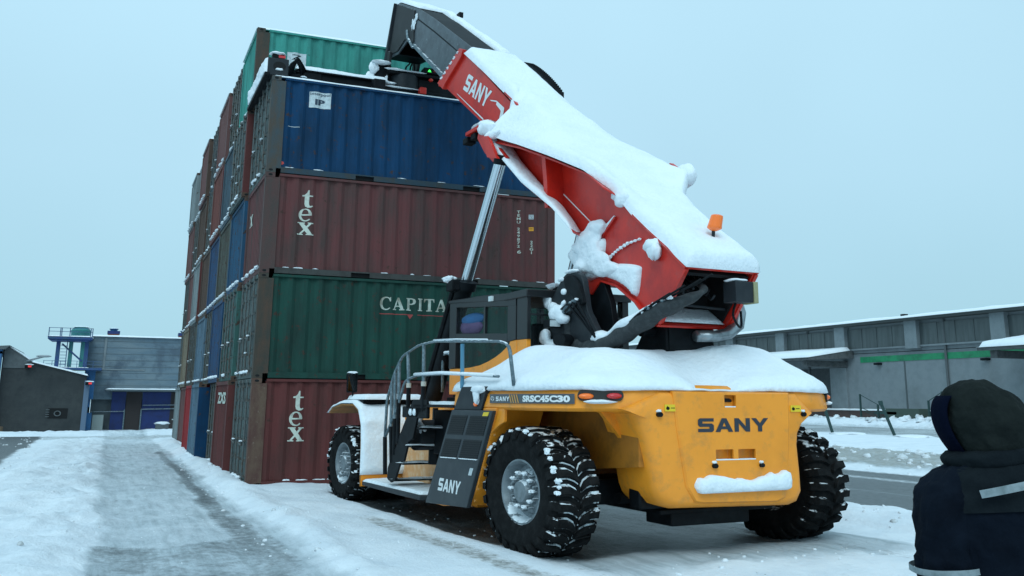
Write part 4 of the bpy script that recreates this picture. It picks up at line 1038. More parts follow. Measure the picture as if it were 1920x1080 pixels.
# ---------------- boom
def slope_snow(*a,**k): return snow_sheet(*a,**k)
top=[(-1.06,3.93),(-.75,4.27),(-.37,4.63),(.15,5.16),(.97,5.98),(1.8,6.80),(2.99,7.97),(3.3,8.28),(4.74,9.78)]
boom=G()
web=[(-1.06,3.93),(-.75,4.27),(-.37,4.63),(.15,5.16),(.97,5.98),(1.8,6.80),(2.9,7.85),(3.1,7.6),(3.1,6.9),(2.45,6.25),(1.75,5.55),(1.2,5.0),(1.02,4.62),(1.25,4.35),(1.02,4.02),(.6,4.03),(.21,3.88),(-.17,3.58),(-.35,3.36),(-.58,3.20)]
def plate(u0_,u1_): 
    g=G(); vp(g,web,u0_,u1_); return g
BOOM=mm('boom',plate(-.47,-.43),RED,bevel=.004,seg=1)
mm('boom_web',plate(.43,.47),RED,BOOM,bevel=.004,seg=1)
def skin(path,u0_,u1_,th,up,closed=False):
    """plate following (v,z) path between lateral positions"""
    g=G(); rings=[]
    for i,(a,b_) in enumerate(path):
        p0=np.array(path[max(i-1,0)]); p1=np.array(path[min(i+1,len(path)-1)]); d=(p1-p0)/np.linalg.norm(p1-p0); n_=np.array([-d[1],d[0]])*th*up
        rings.append([(u0_,a,b_),(u1_,a,b_),(u1_,a+n_[0],b_+n_[1]),(u0_,a+n_[0],b_+n_[1])])
    g.rings(rings); return g
mm('boom_top_plate',skin(top[:8],-.50,.50,.035,1),RED,BOOM,bevel=.004,seg=1)
mm('boom_belly_plate',skin([(3.4,7.55),(3.1,6.9),(2.45,6.25),(1.75,5.55),(1.2,5.0),(1.02,4.62)],-.45,.45,.03,1),RED,BOOM)
mm('boom_belly_plate',skin([(1.05,4.02),(.6,4.03),(.21,3.88),(-.17,3.58),(-.35,3.36),(-.60,3.18)],-.52,.52,.03,1),RED,BOOM)
g=G(); g.box(-.49,-.54,3.19,.49,-.05,3.22); mm('rear_sill',g,RED,BOOM)
g=G(); g.tube([(-.47,-1.06,3.93),(-.50,-.58,3.2)],.03,4); mm('rear_rim',g,RED,BOOM); g=G(); g.tube([(.47,-1.06,3.93),(.47,-.58,3.2)],.03,4); mm('rear_rim',g,RED,BOOM)
g=G(); g.box(-.43,-.3,3.4,.43,-.25,4.5); mm('bulkhead',g,mat('inside_shade_black',(.004,.004,.005),.9),BOOM)  # its black carries the shade inside the boom
LIN=mat('inside_shade_black',(.004,.004,.005),.9)  # added plates; the shade of the boom's inside is put into their colour
g=G(); vp(g,[(-.96,3.88),(-.3,4.5),(-.3,3.4),(-.52,3.25)],.40,.42); mm('shade_liner',g,LIN,BOOM)
g=G(); vp(g,[(-1.0,3.90),(-.3,4.55),(-.3,4.5),(-.98,3.86)],-.42,.42); mm('shade_liner',g,LIN,BOOM)
g=G(); g.box(.10,-1.16,3.50,.34,-.95,3.80); bx_=mm('valve_box',g,DGR,BOOM,bevel=.01); g=G(); g.box(.342,-1.17,3.49,.40,-.97,3.80); mm('valve_cover',g,mat('khaki',(.30,.29,.16),.6),BOOM,bevel=.006)
g=G(); g.blob((.2,-1.05,3.82),(.13,.11,.03),.1,2,9); mm('valve_snow',g,SNOW,BOOM,smooth=True)
# ribs and stiffeners on the side
g=G(); vp(g,[(1.70,6.68),(1.62,6.68),(1.52,5.9),(1.50,5.42),(1.58,5.42),(1.62,5.9)],-.72,-.45); mm('stiffener',g,RED,BOOM)
g=G(); vp(g,[(1.63,5.81),(1.60,5.76),(.64,4.83),(.67,4.88)],-.478,-.47); mm('white_stripe',g,WHB,BOOM)
g=G(); vp(g,[(.60,4.66),(.63,4.69),(.28,5.0),(.25,4.96)],-.50,-.47); st_=mm('stiffener',g,RED,BOOM); 
g=G(); g.tube([(-.49,.66,4.74),(-.49,.46,4.86),(-.49,.27,5.0)],[.03,.028,.012],7); mm('rib_snow',g,SNOW,BOOM)
pts=[(-.495,-.24,4.52),(-.495,.0,4.50),(-.495,.2,4.44),(-.495,.36,4.36),(-.495,.48,4.24)]
g=G(); 
for i,p in enumerate(pts[:-1]):
    q_=pts[i+1]
    for k in range(3):
        c_=[p[j]+(q_[j]-p[j])*k/3 for j in range(3)]; g.blob(c_,(.014,.03,.02+.008*(i%2)),.3,i*3+k,6)
mm('weld_snow',g,SNOW,BOOM)
g=G(); vp(g,[(-.35,4.55),(-.95,3.85),(-.93,3.83),(-.33,4.53)],-.474,-.47)
g=G(); vp(g,[(-.30,3.44),(-.28,3.42),(-.72,4.20),(-.74,4.18)],-.476,-.47)
# snow on rear bracket (crescent) and mount
def patch_snow(poly,u,th,seed,name='side_snow',par=None,sub=.05):
    """snow stuck on the outer side: polygon (v,z) puffed toward -u"""
    P_=np.array(poly); mn=P_.min(0); mx_=P_.max(0); g=G()
    n1=int((mx_[0]-mn[0])/sub)+2; n2=int((mx_[1]-mn[1])/sub)+2
    me_=bmesh.new(); vs_=[me_.verts.new((0,a,b_)) for a,b_ in poly]; me_.faces.new(vs_)
    for i in range(1,n1): bmesh.ops.bisect_plane(me_,geom=me_.verts[:]+me_.edges[:]+me_.faces[:],plane_co=(0,mn[0]+i*(mx_[0]-mn[0])/n1,0),plane_no=(0,1,0),dist=1e-5)
    for i in range(1,n2): bmesh.ops.bisect_plane(me_,geom=me_.verts[:]+me_.edges[:]+me_.faces[:],plane_co=(0,0,mn[1]+i*(mx_[1]-mn[1])/n2),plane_no=(0,0,1),dist=1e-5)
    bmesh.ops.triangulate(me_,faces=[f_ for f_ in me_.faces if len(f_.verts)>4])
    me_.verts.index_update(); vv=np.array([v.co[1:] for v in me_.verts]); d=edge_d(vv[:,0],vv[:,1],poly)
    k=np.clip(d/(th*1.1),0,1); h=th*np.sqrt(1-(1-k)**2)*(.7+.6*fbm(vv[:,0]*4,vv[:,1]*4,3,seed))
    n=len(vv); tp=[(u-h[i],vv[i,0],vv[i,1]) for i in range(n)]; bt=[(u+.01,vv[i,0],vv[i,1]) for i in range(n)]
    fs_=[tuple(v.index for v in f_.verts) for f_ in me_.faces]; be=[(e_.verts[0].index,e_.verts[1].index) for e_ in me_.edges if len(e_.link_faces)==1]; me_.free()
    g.add(tp+bt,fs_+[tuple(n+i for i in f_[::-1]) for f_ in fs_]+[(a,b_,n+b_,n+a) for a,b_ in be])
    return mm(name,g,SNOW,par or BOOM,smooth=True)
def curve_poly(p,n=5):
    out=[]; m=len(p)
    for i in range(m):
        p0,p1,p2,p3=[np.array(p[(i+k)%m],float) for k in (-1,0,1,2)]
        for k in range(n):
            t_=k/n; q_=.5*((2*p1)+(-p0+p2)*t_+(2*p0-5*p1+4*p2-p3)*t_*t_+(-p0+3*p1-3*p2+p3)*t_**3); out.append(tuple(q_))
    return out
patch_snow(curve_poly([(.62,4.72),(.50,4.66),(.52,4.45),(.60,4.30),(.48,4.22),(.2,4.22),(-.2,4.12),(-.24,4.0),(-.16,3.66),(.0,3.78),(.22,3.93),(.6,4.08),(.85,4.05),(1.08,4.22),(1.34,4.55),(1.1,4.72),(.85,4.86)],4),-.47,.075,5)
# outboard bracket (channel) that carries the left and right lift cylinders
upper=[(3.05,7.12),(2.15,6.70),(1.25,6.20),(.39,5.70),(.04,5.38)]
lower=[(3.28,7.42),(2.75,6.72),(2.05,6.0),(1.20,5.32),(.70,4.80)]
for sg in (-1,1):
    uo=.80*sg; ui=.47*sg
    nm='cylinder_bracket'
    g=G(); rings=[]
    wb=[(3.35,7.72),(2.3,6.98),(1.4,6.4),(.5,5.62),(.12,5.26)]
    for (a,b_),(c_,d_) in list(zip(upper,wb))[:(5 if sg<0 else 3)]: rings.append([(uo,a,b_),(ui,c_,d_),(ui,c_,d_-.03),(uo,a,b_-.03)])
    g.rings(rings); BR=mm(nm,g,RED,BOOM,bevel=.004,seg=1)
    g=G(); rings=[]
    wl=[(3.3,7.4),(2.7,6.6),(2.0,5.85),(1.4,5.28),(1.05,4.85)]
    for (a,b_),(c_,d_) in zip(lower,wl): rings.append([(uo,a,b_),(ui,c_,d_),(ui,c_,d_-.035),(uo,a,b_-.035)])
    g.rings(rings); (mm('bracket_flange',g,RED,BR,bevel=.004,seg=1) if sg<0 else None)
    g=G(); vp(g,[(3.5,7.6),(3.0,7.1),(2.55,6.62),(2.95,6.62),(3.3,6.95),(3.58,7.35)],uo,uo-.05*sg); mm('bracket_cheek',g,RED,BR,bevel=.004,seg=1)
    g=G(); vp(g,[(3.5,7.6),(3.0,7.1),(2.55,6.62),(2.95,6.62),(3.3,6.95),(3.58,7.35)],uo+.28*sg,uo+.24*sg) if sg>0 else g.box(-.80,3.05,6.85,-.52,3.12,7.3); mm('bracket_cheek',g,RED,BR,bevel=.004,seg=1)
# snow on the lower flange (left)
mm('flange_snow',snow_sheet(ruled([(-.83,)+p for p in lower],[(-.49,3.3,7.45),(-.49,2.7,6.65),(-.49,2.0,5.9),(-.49,1.4,5.33),(-.49,1.05,4.9)]),60,12,.15,.12,21,up=(-.2,.25,1),nsc=4),SNOW,BOOM,smooth=True)
# big snow blanket: tube top, flare and rear
L=[(-.50,4.86,9.86),(-.50,4.0,9.02),(-.50,3.04,8.03),(-.56,3.0,7.72),(-.84,3.16,7.30),(-.84,2.6,6.98),(-.84,2.15,6.75),(-.84,1.25,6.25),(-.84,.42,5.76),(-.62,.12,5.36),(-.50,-.1,4.93),(-.50,-.37,4.66),(-.50,-.75,4.30),(-.50,-1.10,3.955)]
Rr_=[(.50,4.86,9.86),(.50,4.0,9.02),(.52,3.30,8.25),(.60,3.1,7.95),(.72,2.9,7.65),(.80,2.55,7.2),(.84,2.15,6.85),(.84,1.25,6.30),(.84,.55,5.85),(.56,.30,5.36),(.50,-.1,4.93),(.50,-.37,4.66),(.50,-.75,4.30),(.50,-1.10,3.955)]
C_=[(0,4.86,9.86),(0,4.0,9.02),(0,3.30,8.30),(0,3.0,8.0),(0,2.75,7.75),(0,2.5,7.5),(0,2.15,7.15),(0,1.25,6.28),(0,.5,5.52),(0,.15,5.18),(0,-.1,4.93),(0,-.37,4.66),(0,-.75,4.30),(0,-1.10,3.955)]
fL,fC,fR=polyl(L),polyl(C_),polyl(Rr_)
def polyk(pts):   # shared parameter by index so that the three rails stay abreast
    pts=np.array(pts,float); K=np.linspace(0,1,len(pts)); return lambda t:np.array([np.interp(t,K,pts[:,k]) for k in range(3)])
fL,fC,fR=polyk(L),polyk(C_),polyk(Rr_)
def blanket(s,t):
    a,c_,b_=fL(s),fC(s),fR(s)
    if t<.5: q_=t/.5; p=a*(1-q_)+c_*q_; e=a
    else: q_=(t-.5)/.5; p=c_*(1-q_)+b_*q_
    # flat deck in the middle, shoulders fall to the bracket edges
    w_=1-abs(2*t-1); lift=(c_[2]-(a[2] if t<.5 else b_[2])-.0)
    f_=sm(0,.62,w_); base_=(a if t<.5 else b_); z=base_[2]+(c_[2]-base_[2])*f_; vv_=base_[1]+(c_[1]-base_[1])*f_
    return np.array([p[0],vv_,z])
def smooth_blanket(): return snow_sheet(blanket,150,44,.20,.15,11,up=(0,-.45,1),lump=.22,nsc=1.6)
mm('boom_snow',smooth_blanket(),SNOW,BOOM,smooth=True)
# drips of snow over the edge
for (v0,z0,a,b_) in ((.02,5.22,.13,.13),(-.62,4.27,.10,.13)):
    g=G(); g.blob((-.52,v0+.05,z0),(.07,a,b_),.15,int(z0*9),10); g.blob((-.50,v0+.12,z0+.10),(.08,.14,.10),.15,3,9); mm('snow_lump',g,SNOW,BOOM,smooth=True)
def lumps(name,items,vox=.03,par=None,nz=.05):
    g=G()
    for i,(c_,r_) in enumerate(items): g.blob(c_,r_,.1,i+3,12)
    o=mm(name,g,SNOW,par or BOOM,smooth=True); md=o.modifiers.new('merge','REMESH'); md.mode='VOXEL'; md.voxel_size=vox; md.use_smooth_shade=True
    sm_=o.modifiers.new('smooth','SMOOTH'); sm_.factor=.6; sm_.iterations=10
    tx=bpy.data.textures.get('lump_noise') or bpy.data.textures.new('lump_noise','CLOUDS'); tx.noise_scale=.16
    dm=o.modifiers.new('rough','DISPLACE'); dm.texture=tx; dm.strength=nz; dm.mid_level=.5
    return o
lumps('mount_snow',[((-.53,.62,4.88),(.08,.22,.13)),((-.53,.80,4.72),(.09,.26,.18)),((-.54,.98,4.62),(.08,.16,.12)),((-.53,.76,4.50),(.08,.26,.26)),((-.53,.62,4.30),(.07,.28,.20)),((-.55,.92,4.28),(.08,.18,.13)),((-.52,.42,4.16),(.06,.30,.12))],.02,None,.02)
lumps('bracket_snow',[((-.74,3.42,7.60),(.12,.16,.10)),((-.80,3.25,7.45),(.11,.25,.14)),((-.83,3.0,7.2),(.08,.28,.10))])
# right-hand hook peeking out of the snow
g=G(); vp(g,[(1.05,5.98),(.72,5.90),(.62,6.0),(.95,6.30),(1.1,6.2)],.84,.90); mm('bracket_cheek',g,RED,BOOM)
g=G(); g.blob((.84,.62,5.96),(.10,.20,.22),.04,3,14); mm('snow_lump',g,SNOW,BOOM,smooth=True)
# red outer tube end with logo
tubeP=[(4.90,9.86),(5.05,9.90),(5.86,9.47),(5.72,9.40),(5.22,9.0),(4.05,7.92),(3.37,7.42),(3.1,7.0),(2.9,7.95),(3.0,7.98),(4.74,9.74)]
g=G(); vp(g,[(4.92,9.92),(5.80,9.50),(5.22,8.99),(4.05,7.92),(3.37,7.42),(3.15,7.2),(3.05,7.85),(3.15,8.05)],-.465,-.44); mm('boom_tube_side',g,RED,BOOM,bevel=.004,seg=1)
g=G(); vp(g,[(4.92,9.92),(5.80,9.50),(5.22,8.99),(4.05,7.92),(3.37,7.42),(3.15,7.2),(3.05,7.85),(3.15,8.05)],.44,.465); mm('boom_tube_side',g,RED,BOOM,bevel=.004,seg=1)
mm('boom_tube_top',skin([(2.9,7.88),(4.92,9.88)],-.47,.47,.03,1),RED,BOOM)
mm('boom_tube_bottom',skin([(5.78,9.50),(5.22,8.99),(4.05,7.92),(3.37,7.42)],-.47,.47,.03,1),RED,BOOM)
# front collar
g=G(); vp(g,[(4.86,9.95),(5.02,10.05),(5.98,9.60),(5.72,9.34),(5.62,9.44),(4.94,9.80)],-.52,-.44); mm('collar',g,RED,BOOM,bevel=.01)
g=G(); vp(g,[(5.05,9.99),(5.22,9.99),(6.0,9.63),(5.95,9.50),(5.72,9.62)],-.50,-.47); mm('collar_lip',g,RED,BOOM,bevel=.01)
g=G(); 
for k in range(6): g.blob((-.51,5.08+.14*k,9.97-.065*k),(.03,.05,.035),.3,k,6)
mm('collar_snow',g,SNOW,BOOM)
# logo and stripes
v,f,w=outline_mesh('SANY',.12)
P0=np.array([-.470,4.93,9.03]); g=place2(G(),v,f,P0,(0,-.93,-.80),(0,-.23,.28),w,1.0); mm('lettering',g,WHB,BOOM,fix=False)
def tri(poly,name='white_stripe',u=-.4705): g=G(); g.add([(u,a,b_) for a,b_ in poly],[tuple(range(len(poly)))]); mm(name,g,WHB,BOOM,fix=False)
tri([(5.20,9.05),(5.14,8.98),(4.07,7.97),(4.09,8.03)])
tri([(3.86,8.36),(3.62,8.25),(3.58,8.20),(3.80,8.31)]); tri([(3.60,8.24),(3.33,7.98),(3.44,7.62),(3.55,7.69),(3.45,7.96),(3.62,8.16)]); tri([(3.26,7.85),(3.14,7.82),(3.30,7.48),(3.40,7.55)])
# lamp bracket under the tube
g=G(); g.box(-.75,3.45,7.60,-.47,4.15,7.68); lbk=mm('lamp_bracket',g,RED,BOOM,bevel=.01)
g=G(); g.blob((-.62,3.8,7.72),(.13,.38,.05),.1,3,10); mm('snow',g,SNOW,lbk,smooth=True)
for v0 in (4.22,3.92):
    g=G(); g.box(-.72,v0-.08,7.46,-.56,v0+.10,7.60); mm('work_lamp',g,BLK,lbk,bevel=.02)
# cable track on the far side
g=G()
for k in range(22):
    t_=k/21; a=np.array([.50,4.42,9.62])*(1-t_)+np.array([.50,3.35,8.50])*t_; h=.09*math.sin(math.pi*t_)**.7
    g.box(a[0]-.08,a[1]-.022,a[2]-.1,a[0]+.08,a[1]+.022,a[2]+.04+h)
mm('cable_track',g,BLK,BOOM)
# inner boom
inner=[(4.6,9.2),(4.6,9.80),(6.6,11.62),(7.45,12.34),(8.62,13.12),(8.80,13.15),(8.95,12.6),(9.22,11.70),(8.62,11.58),(8.10,11.72),(7.62,11.36),(5.9,9.72)]
g=G(); vp(g,inner,-.36,-.33); IB=mm('inner_boom',g,STL,bevel=.004,seg=1)
g=G(); vp(g,inner,.33,.36); mm('inner_boom_web',g,STL,IB)
mm('inner_boom_plate',skin([(4.6,9.80),(6.6,11.62),(7.45,12.34),(8.62,13.12),(8.80,13.15),(8.95,12.6),(9.22,11.70),(8.62,11.58)],-.345,.345,.02,-1),BLK,IB)
mm('inner_boom_plate',skin([(8.10,11.72),(7.62,11.36),(5.9,9.72),(4.6,9.2)],-.345,.345,.02,-1),BLK,IB)
HD=mat('boom_head_black',(.006,.007,.008),.6,col2=(.014,.016,.018),nscale=3,snow=.05)
g=G(); vp(g,[(7.66,12.40),(8.62,13.07),(8.72,13.06),(9.10,11.78),(8.62,11.66),(8.16,11.80),(7.66,11.48)],-.385,-.362); mm('head_plate',g,HD,IB,bevel=.005)
g=G(); vp(g,[(8.84,13.02),(8.80,13.2),(9.32,11.70),(9.2,11.6),(8.98,12.5)],-.43,-.30); mm('head_edge',g,DGR,IB,bevel=.01)
g=G(); g.tube([(-.40,7.62,11.30),(-.40,7.95,11.75),(-.40,8.0,11.98)],.03,6); mm('grease_pipe',g,GAL,IB)
g=G(); vp(g,[(7.66,11.36),(7.62,11.42),(5.80,9.66),(5.9,9.62)],-.40,-.36); mm('edge_strip',g,GAL,IB)
g=G(); g.blob((-.375,7.7,12.0),(.02,.10,.16),.3,8,8); g.blob((-.375,7.55,12.15),(.015,.06,.1),.3,9,7); mm('snow_patch',g,SNOWT,IB,smooth=True)
mm('boom_tip_snow',snow_sheet(ruled([(-.36,8.82,13.17),(-.36,8.55,13.11),(-.36,7.45,12.36)],[(.36,8.82,13.17),(.36,8.55,13.11),(.36,7.45,12.36)]),40,16,.09,.08,31,up=(0,-.3,1)),SNOW,IB,smooth=True)
mm('boom_edge_snow',snow_sheet(ruled([(.14,7.45,12.36),(.14,4.8,9.99)],[(.37,7.45,12.36),(.37,4.8,9.99)]),60,8,.09,.08,33,up=(0,-.4,1),nsc=4),SNOW,IB,smooth=True)
g=G(); g.box(.28,6.9,12.0,.36,7.1,12.14); mm('sensor',g,BLK,IB)
g=G(); vp(g,[(4.7,9.50),(6.6,11.25),(7.62,12.15),(7.60,12.18),(6.58,11.28),(4.7,9.53)],-.362,-.3595); mm('fold_line',g,BLK,IB)
# head down-link and rotator
g=G(); vp(g,[(9.16,11.9),(9.32,11.6),(9.40,11.0),(9.15,10.95),(9.05,11.4),(8.95,11.8)],-.42,-.36); mm('head_link',g,HD,IB,bevel=.01)
g=G(); g.blob((-.43,9.2,11.05),(.05,.14,.24),.2,4,9); mm('link_snow',g,SNOW,IB,smooth=True)
g=G(); vp(g,[(9.10,11.9),(9.3,11.3),(9.5,10.9),(9.7,11.0),(9.5,11.9)],.30,.36); mm('head_link',g,HD,IB,bevel=.01)
# mast, rear pivot, exhaust
g=G(); vp(g,[(-.48,3.20),(-.1,3.2),(.40,2.4),(-.52,2.4)],-.34,-.30); MST=mm('mast',g,BLK,bevel=.01)
g=G(); vp(g,[(-.48,3.20),(-.1,3.2),(.40,2.4),(-.52,2.4)],.28,.32); mm('mast_plate',g,BLK,MST,bevel=.01)
g=G(); g.box(-.30,-.50,2.4,.28,-.46,3.19); mm('mast_plate',g,BLK,MST)
g=G(); g.box(-.30,-.12,2.4,.28,-.08,3.14); mm('mast_plate',g,BLK,MST)
g=G(); g.tube([(-.50,-.25,3.12),(.48,-.25,3.12)],.08,12); mm('pivot_pin',g,BLK,MST)
g=G(); g.tube([(-.02,-.62,3.04),(.22,-.62,3.05),(.42,-.62,3.10),(.55,-.62,3.22),(.60,-.6,3.42),(.60,-.55,3.6)],.085,16); mm('exhaust_pipe',g,mat('exhaust_steel',(.32,.36,.38),.35,metal=.8,col2=(.16,.18,.19),nscale=5),smooth=True)
# sill snow
mm('sill_snow',snow_sheet(quad((-.42,-.56,3.245),(.42,-.56,3.245),(.42,-.30,3.475),(-.42,-.30,3.475)),24,14,.035,.05,41),SNOWT,BOOM,smooth=True)
# beacon on the boom
g=G(); g.tube([(.12,-.78,4.42),(.12,-.80,4.62)],.02,8); BC=mm('beacon_stem',g,DGR,BOOM)
def bpt(r,h,a): # tilted axis
    ax=np.array([.10,-.18,.97]); ax/=np.linalg.norm(ax); e1=np.cross(ax,(0,1,0)); e1/=np.linalg.norm(e1); e2=np.cross(ax,e1); return np.array([.12,-.80,4.60])+ax*h+(e1*math.cos(a)+e2*math.sin(a))*r
g=G(); g.rings([[bpt(r,h,2*math.pi*k/16) for k in range(16)] for r,h in ((.03,.0),(.075,.03),(.085,.05),(.08,.08),(.072,.2),(.066,.235),(.04,.25))]); mm('beacon',g,ORG,BOOM,smooth=True,sharp=50)
# ---------------- lift cylinders
def cyl(sg):
    A=np.array([sg*.84,3.02,6.86]); B=np.array([sg*1.0,5.0,1.3])
    if sg<0: A=np.array([-.80,2.76,6.62]); 
    if sg>0: A=np.array([.80,2.76,6.62])
    d=(B-A); at=lambda t_:tuple(A+d*t_)
    g=G(); g.tube([at(-.02),at(.012)],.10,16); e_=mm('cylinder_eye',g,BLK)
    g=G(); g.tube([at(.012),at(.42)],.088,24); mm('cylinder_rod',g,CHR,smooth=True,sharp=60)
    g=G(); g.tube([at(.415),at(.445)],.17,20); mm('cylinder_gland',g,BLK,smooth=True,sharp=60)
    g=G(); g.tube([at(.44),at(1.0)],.13,20); c_=mm('cylinder_barrel',g,BLK,smooth=True,sharp=60)
    g=G(); p=at(.43); g.box(p[0]-.25,p[1]-.10,p[2]-.12,p[0]-.12,p[1]+.14,p[2]+.10); mm('valve_block',g,BLK,c_,bevel=.02)
    g=G(); g.blob((p[0]-.22,p[1]+.08,p[2]+.12),(.09,.14,.07),.2,5,10); mm('snow',g,SNOW,c_,smooth=True)
    g=G(); q_=[np.array(at(t_))+np.array([-.13,.10,0]) for t_ in (.45,.6,.8,.97)]; g.tube([tuple(x) for x in q_],.045,8); mm('hydraulic_pipe',g,BLK,c_)
    # bracket plate near the eye
    g=G(); vp(g,[(A[1]-.12,A[2]+.0),(A[1]+.2,A[2]+.12),(A[1]+.42,A[2]+.62),(A[1]+.2,A[2]+.55)],A[0]-.12,A[0]-.07); mm('bracket_cheek',g,RED,BOOM)
cyl(-1); cyl(1)
# ---------------- front fender, side structure, stairs, rails
def fender(sg):
    uo,ui=-1.97*sg*-1*-1,0
    a,b_=(-1.97,-.95) if sg<0 else (.95,1.97)
    prof=[(6.78,1.82),(6.6,1.92),(6.1,2.0),(5.45,2.0),(5.18,1.88),(5.03,1.6),(4.99,1.0),(4.97,.42)]
    g=G(); rings=[]
    for i,(y,z) in enumerate(prof):
        p0=np.array(prof[max(i-1,0)]); p1=np.array(prof[min(i+1,len(prof)-1)]); d=(p1-p0)/np.linalg.norm(p1-p0); n_=np.array([d[1],-d[0]])*.03
        rings.append([(a,y,z),(b_,y,z),(b_,y+n_[0]*-1,z+n_[1]*-1 if False else z-.03),(a,y-n_[0]*-1,z-.03)])
    g=G(); outer=prof; inner_=[(y+.03*(1 if z<1.9 else 0),z-.03) for y,z in prof]
    vp(g,outer+inner_[::-1],a,b_); o=mm('front_fender',g,YELD,smooth=True,sharp=30)  # dark yellow: shade of the underside put into the whole fender's colour
    return o
FL=fender(-1); FR_=fender(1)
pf=[(-6.85,1.80),(-6.62,1.93),(-6.1,2.02),(-5.45,2.02),(-5.16,1.90),(-5.0,1.6),(-4.955,1.2),(-4.95,.85),(-4.95,.62)]
def fs_(s,t):
    f=polyl([(0,-a,b_) for a,b_ in pf]); p=f(s); u=-1.99+1.06*t; return np.array([u,p[1],p[2]])
def fsn():
    ns,nt_=70,40; A=np.array([[fs_(s,t) for t in np.linspace(0,1,nt_)] for s in np.linspace(0,1,ns)])
    g=snow_sheet(fs_,ns,nt_,.085,.08,51,up=(-.12,-.75,.75),lump=.35,nsc=4); return g
mm('fender_snow',fsn(),SNOW,FL,smooth=True)
# rust-pink scuff in the snow and bare yellow patch
g=G(); g.box(-1.96,4.965,.40,-1.52,4.985,.70); mm('mudguard_edge',g,YEL,FL)
g=G(); g.box(-1.90,5.2,1.99,-1.0,5.9,2.10); hb=mm('battery_cover',g,BLK,FL,bevel=.02)
mm('cover_snow',snow_sheet(quad((-1.93,5.05,2.10),(-.95,5.05,2.10),(-.95,5.95,2.10),(-1.93,5.95,2.10)),40,30,.11,.11,52,lump=.15),SNOW,hb,smooth=True)
# mirror on its stalk
g=G(); g.tube([(-1.9,5.75,2.0),(-1.9,5.76,2.30)],.014,6); ms=mm('mirror_stalk',g,BLK)
g=G(); g.box(-2.0,5.76,2.24,-1.82,5.80,2.66); mm('mirror_housing',g,BLK,ms,bevel=.03)
g=G(); g.add([(-1.99,5.735,2.27),(-1.83,5.757,2.27),(-1.83,5.757,2.64),(-1.99,5.735,2.64)],[(0,1,2,3)]); mm('mirror_glass',g,mat('mirror',(.75,.8,.82),.03,metal=1),ms)
g=G(); g.blob((-1.91,5.775,2.66),(.085,.035,.03),.1,2,8); mm('snow',g,SNOW,ms)
# inner yellow chassis box seen between the steps
g=G(); g.box(-1.30,2.3,.30,-.6,5.0,1.95); sb=mm('fuel_tank',g,YEL,bevel=.03)
PCH=mat('dusty_yellow',(.70,.33,.12),.6,col2=(.74,.50,.30),nscale=5)
g=G(); g.box(-1.315,2.4,.30,-1.30,4.95,1.25); mm('tank_cover',g,PCH,sb)
g=G(); g.box(-.6,2.2,1.0,.6,5.0,2.15); mm('engine_housing',g,BLK,bevel=.02)
# bottom step plate
g=G(); g.prism([(-1.95,4.95),(-1.30,4.95),(-1.30,2.3),(-1.95,2.6),(-1.97,3.3)],.42,.50,2); stp=mm('step_plate',g,DGR,bevel=.01)
mm('step_snow',snow_sheet(quad((-1.95,4.93,.502),(-1.92,2.7,.502),(-1.31,2.4,.502),(-1.31,4.93,.502)),60,22,.05,.06,53,nsc=5),SNOWT,stp,smooth=True)
# stair stringers
so=[(3.86,.66),(3.70,.60),(3.55,.66),(3.36,.98),(3.22,1.02),(3.08,1.36),(2.92,1.42),(2.78,1.80),(2.45,1.95),(2.45,2.10),(2.95,2.10),(3.15,1.82),(3.30,1.62),(3.42,1.46),(3.55,1.24),(3.72,1.06),(3.84,.86)]
g=G(); vp(g,so,-1.95,-1.92); st1=mm('stair_stringer',g,BLK,bevel=.006)
g=G(); vp(g,so,-1.06,-1.03); mm('stair_stringer',g,BLK,bevel=.006)
for (v0,z0) in ((3.74,.66),(3.42,.98),(3.12,1.30),(2.86,1.62)):
    g=G(); g.box(-1.93,v0-.13,z0-.035,-1.04,v0+.13,z0); tr_=mm('stair_tread',g,BLK,bevel=.005)
    g=G(); rr=random.Random(int(z0*50)); g.blob((-1.5+rr.uniform(-.1,.1),v0-.1,z0+.01),(.38,.07,.022),.25,int(z0*70),9); mm('tread_snow',g,SNOWT,tr_,smooth=True)
g=G(); g.box(-1.95,1.6,1.97,-.85,2.95,2.02); g2=mm('platform',g,BLK,bevel=.01)
mm('platform_snow',snow_sheet(quad((-1.9,1.8,2.02),(-1.9,2.9,2.02),(-.9,2.9,2.02),(-.9,1.8,2.02)),26,22,.05,.08,54,nsc=4),SNOWT,g2,smooth=True)
g=G(); g.box(-1.95,2.45,1.78,-1.90,3.35,1.98); mm('platform_skirt',g,BLK,bevel=.02)
for v0 in (3.12,2.98):
    g=G(); g.blob((-1.955,v0-.1,1.88),(.012,.055,.06),.2,3,7); mm('snow_patch',g,SNOW)
# air filter drum and brackets beside the stairs
g=G(); g.tube([(-1.80,3.22,1.47),(-1.25,3.22,1.47)],.27,24); af=mm('air_filter',g,DGR,smooth=True,sharp=50)
g=G(); g.box(-1.62,2.4,1.15,-1.25,3.0,1.92); mm('filter_box',g,BLK,af,bevel=.02)
g=G(); g.tube([(-1.5,3.2,.95),(-1.5,3.2,1.25)],.10,12); mm('filter_stand',g,BLK,af)
lumps('filter_snow',[((-1.78,3.24,1.80),(.08,.14,.12)),((-1.80,3.12,1.66),(.05,.12,.09)),((-1.76,3.02,1.56),(.06,.07,.09))],.025,af,.03)
g=G(); g.box(-1.5,3.3,1.5,-1.44,3.36,1.95); mm('bracket_post',g,BLK); g=G(); g.box(-1.35,3.1,1.68,-1.25,3.3,1.95); mm('yellow_bracket',g,YEL)
